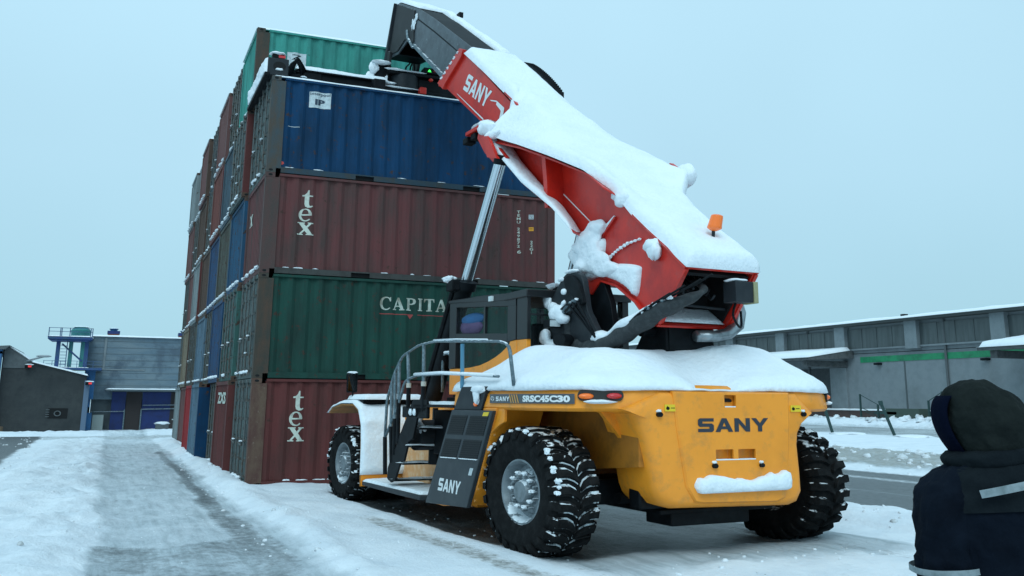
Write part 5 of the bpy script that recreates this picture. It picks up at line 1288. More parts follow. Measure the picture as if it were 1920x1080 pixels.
# handrails
def rail(pts,r=.022,name='handrail',m=None,snowtop=None,par=None):
    g=G(); P_=[Vector(p) for p in pts]
    # rounded corners
    out=[P_[0]]
    for i in range(1,len(P_)-1):
        a=P_[i]+(P_[i-1]-P_[i]).normalized()*min(.10,(P_[i-1]-P_[i]).length*.4); b_=P_[i]+(P_[i+1]-P_[i]).normalized()*min(.10,(P_[i+1]-P_[i]).length*.4)
        out += [a, (a+b_)/2*.5+P_[i]*.5, b_]
    out.append(P_[-1]); g.tube([tuple(p) for p in out],r,8); return mm(name,g,m or GAL,par,smooth=True)
HR=rail([(-1.94,4.03,1.39),(-1.94,4.0,2.09),(-1.94,3.73,2.58),(-1.94,3.43,2.89),(-1.94,2.83,3.05),(-1.94,2.28,3.08),(-1.94,.36,2.95),(-1.94,.14,2.88),(-1.94,.02,2.30)],.021)
rail([(-1.94,4.03,1.39),(-1.94,3.57,1.93),(-1.94,3.29,2.44),(-1.94,2.88,2.52),(-1.94,1.77,2.52),(-1.94,.40,2.44)],.021,par=HR)
for (v0,z0,v1,z1,m_) in ((1.39,2.98,1.37,2.28,mat('blue_post',(.07,.22,.33),.5)),(2.64,3.05,2.61,2.36,GAL),(3.22,2.94,3.15,2.36,GAL),(3.55,2.78,3.52,2.1,GAL),(3.82,2.42,3.80,1.6,GAL),(3.70,2.6,3.65,1.75,GAL)):
    g=G(); g.tube([(-1.94,v0,z0),(-1.94,v1,z1)],.024,8); mm('rail_post',g,m_,HR)
for (v1,z1) in ((2.61,2.38),(3.15,2.36)):
    g=G(); g.tube([(-1.94,v1,z1),(-1.94,v1,1.95)],.03,8); mm('post_socket',g,BLK,HR); g=G(); g.tube([(-1.94,v1,z1-.05),(-1.94,v1,z1+.03)],.034,8); mm('reflective_band',g,mat('pale_band',(.5,.48,.42),.6),HR)
for (v0,z0,v1,z1) in ((4.03,1.40,3.97,.72),(3.80,1.6,3.72,.95),(3.52,2.1,3.5,1.3),(3.65,1.75,3.62,1.1)):
    g=G(); g.tube([(-1.94,v0,z0),(-1.94,v1,z1)],.03,8); mm('post_socket',g,BLK,HR)
g=G(); g.tube([(-1.95,2.9,2.54),(-1.95,2.0,2.54),(-1.95,.5,2.46)],.03,6); mm('rail_snow',g,SNOW,HR,smooth=True)
g=G(); g.tube([(-1.94,2.3,3.105),(-1.94,1.6,3.07),(-1.94,.7,3.0)],.014,6); mm('rail_snow',g,SNOWT,HR,smooth=True)
rail([(-1.0,4.22,2.25),(-1.0,4.24,3.0),(-1.0,3.93,3.0),(-1.0,3.92,2.25)],.022)
g=G(); g.blob((-1.0,4.1,3.03),(.03,.14,.03),.1,3,8); mm('rail_snow',g,SNOW)
# ---------------- hydraulic arm behind the cab, lamps, hoses
ap=curve_poly([(1.10,4.08),(.95,4.17),(.78,4.16),(.62,4.04),(.56,3.8),(.50,3.5),(.38,3.3),(.22,2.85),(1.45,2.85),(1.49,3.13),(1.32,3.42),(1.45,3.6),(1.28,3.87)],4)
g=G(); vp(g,ap,-.74,-.66); AR=mm('hose_arm',g,DGR,bevel=.012)
g=G(); vp(g,curve_poly([(.95,4.05),(.80,4.10),(.62,3.95),(.50,3.62),(.62,3.60),(.75,3.75),(.9,3.9)],3),-.80,-.745); mm('arm_link',g,BLK,AR,bevel=.01)
g=G(); vp(g,[(.85,4.0),(.52,4.0),(.36,3.6),(.24,2.8),(1.3,2.8)],-.50,-.42); mm('arm_back_plate',g,BLK,AR,bevel=.01)
g=G(); vp(g,[(1.05,4.06),(.55,4.0),(.75,3.80),(.95,3.85)],-.52,-.44); mm('mount_plate',g,RED,AR)
lumps('arm_snow',[((-.72,1.12,4.08),(.06,.10,.05)),((-.72,.88,4.18),(.07,.16,.04)),((-.76,1.42,3.75),(.05,.09,.14)),((-.78,1.25,3.62),(.06,.10,.10)),((-.80,1.10,3.50),(.09,.16,.16)),((-.80,.95,3.40),(.07,.12,.08)),((-.80,1.42,3.15),(.06,.12,.14)),((-.80,1.28,3.02),(.06,.12,.09)),((-.80,.95,3.85),(.03,.07,.06)),((-.80,.95,3.66),(.03,.05,.06))],.022,AR,.03)
for (v0,z0) in ((1.12,3.33),):
    g=G(); g.box(-.95,v0-.08,z0-.06,-.78,v0+.08,z0+.07); wl=mm('work_lamp',g,BLK,AR,bevel=.015); g=G(); g.box(-.94,v0-.088,z0-.045,-.80,v0-.08,z0+.055); mm('lamp_lens',g,LBL,wl)
g=G(); g.tube([(-.80,.85,3.05),(-.95,.80,3.05)],.10,16); mm('horn',g,BLK,AR,smooth=True,sharp=40)
for k in range(3):
    g=G(); g.tube([(-.82,1.0-.12*k,3.55-.04*k),(-.86,.75-.12*k,3.62),(-.82,.45-.05*k,3.30),(-.78,.25,3.05)],.018,6); mm('hose',g,BLK,AR,smooth=True)
for k in range(4):
    g=G(); g.tube([(-.80,.95-.07*k,3.50+.02*k),(-.84,.78-.07*k,3.62+.02*k)],.03,6); mm('hose_fitting',g,GAL,AR)
def spline(pts,n=8):
    out=[]; P_=[np.array(p,float) for p in pts]; m=len(P_)
    for i in range(m-1):
        p0,p1,p2,p3=P_[max(i-1,0)],P_[i],P_[i+1],P_[min(i+2,m-1)]
        for k in range(n):
            t_=k/n; out.append(tuple(.5*((2*p1)+(-p0+p2)*t_+(2*p0-5*p1+4*p2-p3)*t_*t_+(-p0+3*p1-3*p2+p3)*t_**3)))
    out.append(tuple(P_[-1])); return out
hp=spline([(-.62,1.12,3.62),(-.64,.98,3.35),(-.66,.95,3.08),(-.66,.72,2.95),(-.66,.38,2.93),(-.66,.05,3.0),(-.64,-.38,3.18),(-.60,-.80,3.38),(-.45,-1.1,3.52),(-.2,-1.0,3.68),(.0,-.5,3.9)])
g=G(); g.tube(hp,[(.12+.012*math.sin(i*.9))*(1 if i<57 else max(.35,1-(i-57)*.06)) for i in range(len(hp))],14); HS=mm('hose_bundle',g,mat('hose_sleeve',(.022,.027,.03),.75,col2=(.04,.047,.05),nscale=10,bump=.4,bscale=14),smooth=True)
hs=[(p[0]-.03,p[1]-.01,p[2]+.115+.02*math.sin(i*.7)) for i,p in enumerate(hp[22:58])]
g=G(); g.tube(hs,[max(.012,(.075+.03*math.sin(i*.55+1))*math.sin(math.pi*min(1,(i+1)/len(hs)*1.0))**.5) for i in range(len(hs))],10); mm('hose_snow',g,SNOW,HS,smooth=True)
for k in range(5):
    p=hp[50+k*4]; g=G(); g.tube([(p[0]-.10,p[1]+.1,p[2]-.0+.02*k),(p[0]-.11,p[1]-.12,p[2]+.12),(p[0]-.02,p[1]-.3,p[2]+.25)],.016,6); mm('hose',g,BLK,HS,smooth=True)
for k in range(5):
    p=hp[52+k*2]; g=G(); g.blob((p[0]-.10,p[1],p[2]+.07),(.02,.05,.03),.3,k,6); mm('hose_fitting',g,GAL if k%2 else SNOW,HS)
# hoses and pipes inside the boom end
rr=random.Random(5)
for k in range(7):
    x=-.36+.07*k; g=G(); g.tube(spline([(x,-.85,3.62+.04*(k%3)),(x+.05,-.7,3.9-.05*k),(x+.12,-.45,4.0),(x+.1,-.32,4.1)],5),.016,6); mm('inner_hose',g,BLK if k%2 else DGR,BOOM,smooth=True)
g=G(); g.tube([(-.30,-.62,3.50),(.38,-.62,3.46)],.02,6); mm('inner_pipe',g,DGR,BOOM)
g=G(); g.tube(spline([(.22,-1.0,3.5),(.20,-.98,3.32),(.30,-.95,3.17),(.42,-.85,3.2),(.46,-.8,3.42)],6),.014,8); mm('looped_cable',g,BLK,BOOM,smooth=True)
g=G(); g.box(.68,1.80,2.5,.76,1.95,2.6); mm('yellow_bracket',g,YEL)
# ---------------- spreader on top of the held container (world frame)
def ms_(name,g,m,par=None,**k): return mk(name,g,m,par or MC,IDN,**k)
T=10.365
g=G(); g.box(.62,.62,T+.10,2.30,1.02,T+.52); SPB=ms_('spreader_beam',g,BLK,bevel=.01)
g=G(); g.box(.55,.58,T+.05,1.05,.62,T+.56); ms_('beam_end_plate',g,BLK,SPB,bevel=.01)
g=G(); g.box(.62,.56,T+.50,2.35,1.06,T+.54); ms_('beam_flange',g,BLK,SPB)
ms_('beam_snow',snow_sheet(quad((.52,.54,T+.54),(2.45,.54,T+.54),(2.45,1.1,T+.54),(.52,1.1,T+.54)),60,16,.13,.12,61,nsc=3),SNOW,SPB,smooth=True)
g=G(); g.box(.62,1.40,T+.10,2.30,1.80,T+.52); ms_('spreader_beam',g,BLK,bevel=.01)
g=G(); g.box(3.8,.62,T+.10,5.6,1.02,T+.46); ms_('spreader_beam',g,BLK,bevel=.01); g=G(); g.box(3.8,1.40,T+.10,5.6,1.80,T+.46); ms_('spreader_beam',g,BLK,bevel=.01)
# centre frame
g=G(); g.box(2.25,.30,T+.02,3.95,2.1,T+.26); CF=ms_('spreader_frame',g,BLK,bevel=.015)
g=G(); g.box(2.3,.16,T+.03,2.75,.30,T+.09); ms_('frame_step',g,GAL,CF)
g=G(); g.box(2.05,.18,T+.06,2.30,.45,T+.40); ms_('frame_lug',g,BLK,CF,bevel=.03)
g=G(); g.box(3.02,.12,T+.10,3.16,.28,T+.30); ms_('locking_flag',g,RED,CF,bevel=.02)
g=G(); g.blob((3.30,.3,T+.62),(.05,.04,.05),.0,1,8); ms_('valve_knob',g,RED,CF)
g=G(); g.tube([(2.85,.75,T+.26),(2.85,.75,T+.80)],.30,24); ms_('rotator',g,DGR,CF,smooth=True,sharp=40)
g=G(); g.box(2.45,.50,T+.78,3.75,1.7,T+.88); ms_('rotator_plate',g,BLK,CF,bevel=.02)
g=G(); g.box(2.2,.70,T+.40,2.55,1.6,T+1.12); ms_('tilt_block',g,BLK,CF,bevel=.04)
g=G(); g.box(3.1,.6,T+.26,3.9,1.6,T+.78); ms_('hydraulic_motor',g,BLK,CF,bevel=.05)
g=G(); g.box(3.2,.48,T+.90,3.62,.72,T+1.08); sig=ms_('signal_box',g,BLK,CF,bevel=.02)
g=G(); g.add([(3.28,.472,T+.95),(3.36,.472,T+.95),(3.32,.472,T+1.03)],[(0,1,2)]); g.blob((3.32,.468,T+.985),(.024,.01,.024),0,1,8); ms_('green_lamp',g,mat('green_lamp',(.02,.5,.04),.4,emit=(.05,1,.12,1.8)),sig)
for k in (0,1):
    g=G(); g.blob((3.43+.10*k,.47,T+.985),(.03,.012,.03),0,1,8); ms_('red_lamp',g,mat('red_lamp_off',(.18,.01,.01),.4),sig)
lumps_items=[((2.3,.62,T+1.10),(.20,.12,.05)),((2.15,.68,T+.95),(.10,.08,.18)),((2.1,.75,T+.70),(.10,.1,.14)),((2.6,.52,T+.90),(.22,.06,.035)),((3.0,.50,T+.89),(.25,.05,.02)),((2.35,.45,T+.43),(.22,.12,.05)),((2.7,.30,T+.275),(.4,.05,.02))]
g=G()
for i,(c_,r_) in enumerate(lumps_items): g.blob(c_,r_,.15,i,10)
ms_('spreader_snow',g,SNOW,CF,smooth=True)['kind']='stuff'
for k in range(3):
    g=G(); g.tube(spline([(2.95+.08*k,.9,T+.88),(2.90+.10*k,.85,T+1.15),(3.0+.05*k,.9,T+1.35),(2.98+.1*k,1.0,T+1.6)],6),.018,6); ms_('hose',g,BLK,CF,smooth=True)
# end beam with twist-lock head over the near corner
g=G(); g.box(-.10,.02,T+.02,.30,.30,T+.50); EB=ms_('twistlock_head',g,DGR,bevel=.02)
g=G(); g.tube([(.12,.013,T+.28),(.12,.03,T+.28)],.12,20); ms_('head_opening',g,HOLE,EB)
g=G(); g.blob((.12,.01,T+.19),(.07,.02,.03),.2,2,7); ms_('snow',g,SNOW,EB)
g=G(); g.box(-.02,.06,T+.50,.22,.20,T+.64); lb_=ms_('indicator_lamp',g,BLK,EB,bevel=.02); g=G(); g.box(.10,.052,T+.53,.23,.062,T+.60); ms_('red_lens',g,REDL,lb_)
g=G(); g.blob((.09,.13,T+.66),(.16,.12,.05),.1,2,9); ms_('snow',g,SNOW,lb_,smooth=True)
g=G(); g.box(-.10,.30,T+.05,.18,2.40,T+.48); ms_('end_beam',g,DGR,EB,bevel=.02)
g=G(); g.box(-.16,-.04,T-.03,-.06,2.50,T+.06); ms_('end_beam_skid',g,BLK,EB,bevel=.01)
ms_('end_beam_snow',snow_sheet(quad((-.14,.15,T+.50),(.20,.15,T+.50),(.20,2.4,T+.50),(-.14,2.4,T+.50)),10,40,.07,.07,63),SNOW,EB,smooth=True)
ms_('end_beam_side_snow',snow_sheet(quad((-.105,.05,T+.06),(-.105,.05,T+.50),(-.105,2.4,T+.50),(-.105,2.4,T+.06)),14,60,.06,.05,64,up=(-1,0,.1),lump=.6,nsc=5),SNOW,EB,smooth=True)
g=G(); g.box(.30,.35,T+.03,.62,.75,T+.30); ms_('slew_motor',g,BLK,EB,bevel=.04)
for k in range(4):
    g=G(); g.tube(spline([(.32+.03*k,.25+.05*k,T+.2),(.38+.03*k,.22,T+.50+.03*k),(.52,.25,T+.52+.05*k),(.62+.03*k,.45,T+.30+.05*k)],6),.022,6); ms_('hose',g,BLK,EB,smooth=True)
g=G(); g.blob((.47,.45,T+.36),(.10,.08,.09),.35,4,9); ms_('hose_coupling',g,BLK,EB)
g=G(); g.tube([(.62,.16,T+.0),(.62,.16,T+.12)],.05,12); cp_=ms_('guide_post',g,GAL,EB); g=G(); g.blob((.62,.16,T+.13),(.06,.05,.03),.1,1,8); ms_('snow',g,SNOW,cp_)
# ================================================================== PERSON
yaw=.39926; pr=np.array([math.cos(yaw),-math.sin(yaw),0]); pf_=np.array([math.sin(yaw),math.cos(yaw),0])
PC=np.array([-2.4008,-17.7393,0])+pf_*3.42
# lateral centre
def PR(p): q_=PC+pr*p[0]+pf_*p[1]; return (q_[0],q_[1],p[2])
LX=1.64  # lateral offset of the body axis
per=thing('person','person in a dark hooded winter jacket with reflective stripes, seen from behind at right','person',(PR((LX,0,0))[0],PR((LX,0,0))[1],.12))
def pm_(name,g,m,par=None,**k): return mk(name,g,m,par or per,lambda p:PR((p[0]+LX,p[1],p[2])),**k)
JK=mat('jacket_navy',(.0045,.008,.015),.9,spec=.08,col2=(.0025,.0045,.009),nscale=5,lo=.4,hi=.65,bump=.25,bscale=22)
JK2=mat('jacket_yoke',(.009,.013,.016),.9,spec=.08,col2=(.006,.009,.012),nscale=6,bump=.25,bscale=24)
HDM=mat('hood_grey_green',(.014,.018,.017),.95,spec=.08,col2=(.009,.012,.012),nscale=7,bump=.3,bscale=26)
REF=mat('reflective_tape',(.24,.29,.31),.6,col2=(.15,.19,.2),nscale=18)
def ell(cx,cy,z,rx,ry,n=40,rot=0,wr=0,ph=0,sq=2.3):
    out=[]
    for k in range(n):
        t_=2*math.pi*k/n; c_,s_=math.cos(t_),math.sin(t_); a=abs(c_)**(2/sq)*math.copysign(1,c_)*rx; b_=abs(s_)**(2/sq)*math.copysign(1,s_)*ry
        w_=1+wr*math.sin(5*t_+ph)+wr*.6*math.sin(9*t_-ph*2)
        a*=w_; b_*=w_; out.append((cx+a*math.cos(rot)-b_*math.sin(rot),cy+a*math.sin(rot)+b_*math.cos(rot),z if not callable(z) else z(a,b_)))
    return out
# body: one continuous surface (skin over joints), clothes over it
bx_,tl=.13,0
def skinbody():
    J={'pel':(.13,0,1.08,.15),'sp':(.13,0,1.35,.14),'ch':(.13,0,1.58,.16),'nk':(.10,-.0,1.78,.065),'hd':(.04,.02,1.95,.10),
     'ls':(-.07,0,1.66,.075),'le':(-.135,-.02,1.36,.055),'lw':(-.10,.06,1.12,.035),'lh':(-.09,.08,1.03,.03),
     'rs':(.33,0,1.66,.075),'re':(.40,-.02,1.36,.055),'rw':(.37,.06,1.12,.035),'rh':(.36,.08,1.03,.03),
     'll':(.04,0,.98,.10),'lk':(.03,.02,.62,.07),'la':(.03,0,.24,.05),'lf':(.0,.16,.17,.04),
     'rl':(.22,0,.98,.10),'rk':(.23,.02,.62,.07),'ra':(.23,0,.24,.05),'rf':(.24,.16,.17,.04)}
    E_=[('pel','sp'),('sp','ch'),('ch','nk'),('nk','hd'),('ch','ls'),('ls','le'),('le','lw'),('lw','lh'),('ch','rs'),('rs','re'),('re','rw'),('rw','rh'),('pel','ll'),('ll','lk'),('lk','la'),('la','lf'),('pel','rl'),('rl','rk'),('rk','ra'),('ra','rf')]
    for s,x,d in (('l',-.09,-1),('r',.36,1)):
        for i,(dy,L) in enumerate(((-.03,.075),(-.01,.085),(.012,.08),(.032,.062))):
            a='%sf%da'%(s,i); b_='%sf%db'%(s,i); J[a]=(x+.01*d,.08+dy,.985,.0095); J[b_]=(x-.01*d,.085+dy,.985-L,.008); E_+=[(s+'h',a),(a,b_)]
        a=s+'ta'; J[a]=(x-.01*d,.125,1.0,.011); b_=s+'tb'; J[b_]=(x-.025*d,.14,.955,.009); E_+=[(s+'h',a),(a,b_)]
    return J,E_
J,E_=skinbody(); names=list(J)
me=bpy.data.meshes.new('body'); root=rootloc(per)
me.from_pydata([tuple(Vector(W(PR((J[n][0]+LX,J[n][1],J[n][2]))))-root) for n in names],[(names.index(a),names.index(b)) for a,b in E_],[])
bo=bpy.data.objects.new('body',me); COL.objects.link(bo); bo.parent=per
sk_=bo.modifiers.new('skin','SKIN')
for i,n in enumerate(names): me.skin_vertices[0].data[i].radius=(J[n][3]*1.15,J[n][3]*1.15)
me.skin_vertices[0].data[0].use_root=True
ss=bo.modifiers.new('sub','SUBSURF'); ss.levels=1; ss.render_levels=2
me.materials.append(mat('skin',(.45,.25,.18),.6,col2=(.38,.2,.15),nscale=8))
# trousers and boots
TR=mat('work_trousers',(.012,.016,.022),.9,bump=.3,bscale=18)
for x in (.035,.225):
    g=G(); g.rings([ell(x,0,z,rx,rx*1.05,24,wr=.03,ph=z*7) for z,rx in ((1.08,.125),(.95,.12),(.8,.108),(.65,.092),(.5,.085),(.36,.082),(.27,.085))]); pm_('trouser_leg',g,TR,smooth=True)
    g=G(); g.rings([ell(x,.02+dy,z,rx,ry,20) for z,rx,ry,dy in ((.34,.075,.08,0),(.24,.07,.09,.01),(.17,.06,.14,.05),(.135,.062,.16,.06),(.12,.062,.16,.06))]); pm_('boot',g,BLK,smooth=True,sharp=50)
# jacket torso
g=G(); rings=[]
for z,rx,ry,cx,wr in ((.92,.285,.20,.135,.012),(1.02,.285,.205,.135,.014),(1.15,.27,.195,.135,.018),(1.30,.265,.19,.135,.02),(1.42,.275,.195,.135,.014),(1.52,.285,.20,.135,.010),(1.60,.288,.200,.137,.006),(1.68,.288,.195,.138,.005),(1.735,.280,.180,.137,.004),(1.775,.262,.162,.132,.004),(1.81,.220,.145,.122,.003),(1.84,.160,.125,.11,.002),(1.86,.115,.108,.10,.0)):
    rings.append(ell(cx,0,z,rx,ry,48,wr=wr,ph=z*11))
g.rings(rings); pm_('jacket',g,JK,smooth=True)
g=G(); rings=[]
for z,rx,ry,cx in ((1.63,.292,.205,.137),(1.68,.292,.199,.138),(1.735,.284,.184,.137),(1.775,.266,.166,.132),(1.81,.224,.149,.122),(1.84,.164,.129,.11)):
    rings.append(ell(cx,0,lambda a,b_,z=z:z-.03*(abs(a)/.28)**2*(1 if z<1.65 else .3),rx,ry,48,wr=.004,ph=z*11))
g.rings(rings,cap=False); pm_('jacket_yoke',g,JK2,smooth=True)
# sleeves
tx=bpy.data.textures.new('cloth_folds','CLOUDS'); tx.noise_scale=.075
def folds(o,st=.028):
    ss_=o.modifiers.new('sub','SUBSURF'); ss_.levels=2; ss_.render_levels=2; d_=o.modifiers.new('folds','DISPLACE'); d_.texture=tx; d_.strength=st; d_.mid_level=.5
    return o
for o_ in [c for c in per.children if c.name.startswith('jacket')]: folds(o_,.036)
for sd,x0 in ((-1,-.115),(1,.385)):
    g=G(); rings=[]
    path=[(x0+.10*-sd,0,1.80,.045),(x0+.066*-sd,0,1.775,.078),(x0+.028*-sd,0,1.725,.100),(x0+.004*-sd,-.0,1.64,.110),(x0+.012*sd,-.01,1.47,.098),(x0+.022*sd,-.015,1.40,.093),(x0+.014*sd,-.02,1.34,.098),(x0+.018*sd,0,1.24,.086),(x0+.01*sd,.02,1.15,.080),(x0+.004*sd,.045,1.08,.072)]
    for i,(a,b_,z,r_) in enumerate(path):
        rings.append(ell(a,b_,lambda p,q_,z=z,sd=sd:z-.22*p*-sd*(1 if z>1.6 else .25)*-1*-1,r_,r_*1.12,30,wr=.022 if 1.1<z<1.6 else .008,ph=z*21+sd))
    g.rings(rings); slv=folds(pm_('sleeve',g,JK,smooth=True),.05)
    g=G(); zz=1.285; 
    rs_=[ell(x0+.02*sd,-.012,lambda p,q_,z=z:z+.10*p,.116,.128,30,wr=.01,ph=27) for z in (zz+.055,zz+.083)]; g.rings(rs_,cap=False); pm_('sleeve_stripe',g,REF,slv,smooth=True)
# back stripe following the back of the jacket
g=G(); vs=[]
n=20
for i in range(n+1):
    t_=i/n; x=-.075+.36*t_; arch=.035+.075*math.sin(min(1,t_*1.15)*math.pi*.5); ry=.205*math.sqrt(max(.05,1-((x-.135)/.292)**2.3 if x>.135 else 1-((.135-x)/.292)**2.3))
    z=1.645+arch; vs += [(x,-ry-.030,z),(x-.006,-ry*.985-.030,z+.034)]
g.add(vs,[(2*i,2*i+2,2*i+3,2*i+1) for i in range(n)]); pm_('back_stripe',g,REF,fix=False)
# collar and hood
g=G(); rings=[]
for z,rx,ry,cx,cy in ((1.80,.150,.140,.080,.0),(1.84,.160,.148,.060,.0),(1.875,.160,.148,.048,.0),(1.90,.138,.13,.055,.0)):
    rings.append(ell(cx,cy,lambda a,b_,z=z:z+.20*a,rx,ry,36,wr=.02,ph=z*30))
g.rings(rings); folds(pm_('collar',g,JK2,smooth=True),.02)
g=G(); rings=[]
# hood: rings stacked upward, open side (face) towards -x
hp_=[(1.77,.115,.12,.115),(1.82,.122,.125,.105),(1.86,.134,.135,.098),(1.90,.145,.148,.090),(1.95,.155,.155,.084),(2.0,.161,.158,.079),(2.05,.162,.157,.075),(2.10,.152,.150,.068),(2.14,.132,.135,.060),(2.172,.102,.110,.056),(2.195,.062,.07,.054),(2.203,.02,.024,.054)]
for z,rx,ry,cx in hp_:
    rings.append(ell(cx-.028,.01,lambda a,b_,z=z:z+.10*max(0,-a)*0-.06*a*(1 if z>2.1 else .2),rx*.85,ry,44,wr=.008,ph=z*17,sq=2.15))
g.rings(rings); folds(pm_('hood',g,HDM,smooth=True),.034)
# cap peak / hood rim, dark navy, at the left of the hood
rimp=spline([(-.020,.03,1.845),(-.040,.025,1.88),(-.066,.02,1.93),(-.084,.02,1.99),(-.090,.02,2.05),(-.082,.02,2.10),(-.066,.02,2.13)],5)
g=G(); g.rings([[(p[0]-.016+.016*math.cos(k*math.pi/5),p[1]+.060*math.sin(k*math.pi/5),p[2]) for k in range(10)] for p in rimp]); pm_('hood_rim',g,mat('rim_navy',(.003,.005,.014),.95,bump=.2,spec=.03),smooth=True)
# face inside the rim (turned away)
g=G(); g.blob((.005,.045,2.0),(.055,.10,.12),.02,1,14); g.blob((-.050,.07,1.985),(.018,.018,.026),0,1,8); fc=pm_('face',g,MATS['skin'],bo,smooth=True)
for y in (.035,.105):
    g=G(); g.blob((-.045,y,2.015),(.008,.014,.008),0,1,8); pm_('eye',g,BLK,bo)
g=G(); g.blob((-.048,.07,1.945),(.010,.028,.008),0,1,8); pm_('mouth',g,mat('lips',(.35,.13,.11),.6),bo)
# seam and draw-cord details
g=G(); g.tube(spline([(.165,-.158,1.86),(.17,-.165,1.98),(.14,-.162,2.09),(.08,-.11,2.17)],6),.0035,5); None
g=G(); g.tube([(p[0],p[1]-.002,p[2]) for p in ell(.10,.0,lambda a,b_:1.835+.05*a,.132,.128,30)[17:30]],.012,6); pm_('collar_fold',g,JK,smooth=True)
# ================================================================== WAREHOUSE (right)
WX=50.0
CON=mat('precast_concrete',(.22,.25,.265),.85,col2=(.19,.22,.235),nscale=1.2,bump=.1,col3=(.16,.18,.19),n3=.35,lo3=.52,hi3=.75)
CON2=mat('pale_pillar',(.215,.25,.265),.85,col2=(.18,.21,.225),nscale=1.5)
PANE=mat('profiled_glass',(.055,.07,.072),.4,col2=(.085,.105,.108),nscale=.8,lo=.4,hi=.6,stretch=(1,3,.3))
WH=thing('warehouse','long grey concrete warehouse with high window band and green stripe behind the road','warehouse',(WX,20,0))
def mw(name,g,m,par=None,**k): return mk(name,g,m,par or WH,IDN,**k)
g=G(); g.box(WX,-30,.7,WX+14,76,10.0); WALL=mw('wall',g,CON)
g=G(); g.box(WX-.5,-30,.1,WX,76,1.30); mw('plinth',g,mat('red_brown_plinth',(.10,.065,.058),.9,col2=(.07,.055,.05),nscale=1))
mw('ledge_snow',snow_sheet(quad((WX-.7,-30,1.32),(WX+.05,-30,1.32),(WX+.05,76,1.32),(WX-.7,76,1.32)),6,200,.16,.2,71,lump=.4,nsc=1.2),SNOW,WH,smooth=True)
def zt_(y): return 8.75+.0*y
y0=-18; k=0; ys=[54.2,47.1,39.96,32.84,25.64,18.4,11.2,4.0,-3.2,-10.4]
ys=[61.4]+ys
for y in ys:
    g=G(); g.box(WX-.45,y-.55,7.15,WX+.02,y+.55,9.75); mw('pillar',g,CON2)
for a,b_ in zip(ys,ys[1:]):
    g=G(); g.box(WX-.12,b_+.55,7.45,WX-.02,a-.55,9.45); pn=mw('window',g,PANE)
    for k in range(1,4):
        y=b_+.55+(a-b_-1.1)*k/4; g=G(); g.box(WX-.15,y-.03,7.45,WX-.1,y+.03,9.45); mw('mullion',g,PANE,pn)
    g=G(); g.box(WX-.2,b_+.5,7.3,WX,a-.5,7.46); mw('window_sill',g,CON)
g=G(); g.box(WX-.9,-30,9.75,WX+14,76,10.0); RF=mw('roof_edge',g,mat('roof_edge_dark',(.05,.06,.06),.8))
mw('roof_snow',snow_sheet(quad((WX-1.0,-30,10.0),(WX+6,-30,10.4),(WX+6,76,10.4),(WX-1.0,76,10.0)),12,160,.30,.35,72,lump=.35,nsc=.5),SNOW,RF,smooth=True)
g=G(); g.box(WX-.04,-30,6.05,WX,38.3,6.62); mw('green_stripe',g,mat('green_stripe',(.015,.26,.11),.6,col2=(.012,.15,.07),nscale=1))
def canopy(y0,y1,lab):
    c_=thing('loading_canopy',lab,'canopy',(WX-2,(y0+y1)/2,5),'snowy loading canopies on the warehouse')
    g=G(); g.prism([(WX-4.3,6.25),(WX-.02,6.55),(WX-.02,7.35),(WX-4.3,6.5)],y0,y1,1); mk('canopy_slab',g,mat('old_concrete',(.10,.11,.115),.9,col2=(.06,.065,.065),nscale=2),c_,IDN)
    mk('canopy_snow',snow_sheet(quad((WX-4.4,y0-.05,6.52),(WX-.1,y0-.05,7.38),(WX-.1,y1,7.38),(WX-4.4,y1,6.52)),16,40,.40,.35,int(y1),lump=.2,nsc=.6),SNOW,c_,IDN,smooth=True)
    for y in (y0+.9,y1-.9):
        g=G(); g.box(WX-4.0,y-.25,5.65,WX,y+.25,6.25); mk('canopy_beam',g,MATS['old_concrete'],c_,IDN)
    return c_
canopy(39.0,50.5,'snow covered loading canopy above the dark gateway, nearer the machine')
canopy(13.0,24.0,'snow covered loading canopy behind the hooded person')
for (a,b_) in ((41.6,47.5),(15,21)):
    g=G(); g.box(WX-.06,a,1.3,WX+.02,b_,5.6); mw('loading_gate',g,mat('gate_dark',(.035,.045,.05),.7,col2=(.05,.06,.065),nscale=2))
    g=G(); g.box(WX-.12,a-1.8,1.3,WX,a-.0,5.6); mw('gate_jamb',g,CON2)
for y in (20.5,34.0,9.0): 
    g=G(); g.box(WX-.03,y-.06,1.3,WX,y+.06,6.0); mw('panel_joint',g,mat('joint_dark',(.09,.11,.115),.9))
for y in (44.0,30.2,12.0,22.2):
    g=G(); g.tube([(WX-.1,y,1.3),(WX-.1,y,9.7)],.09,8); mw('downpipe',g,mat('pipe_grey',(.09,.105,.11),.6))
for y in (36.4,27.0):
    g=G(); g.box(WX-.35,y-.25,5.75,WX,y+.25,5.95); mw('wall_lamp',g,BLK)
g=G(); g.tube([(WX-.08,50,7.0),(WX-.10,30,6.92),(WX-.08,10,7.0)],.03,5); mw('cable',g,BLK)
for y,z in ((33.5,10.45),(21.0,10.45)):
    g=G(); g.box(WX-.4,y-.16,z-.15,WX,y+.16,z+.02); mw('roof_hatch',g,BLK,RF)
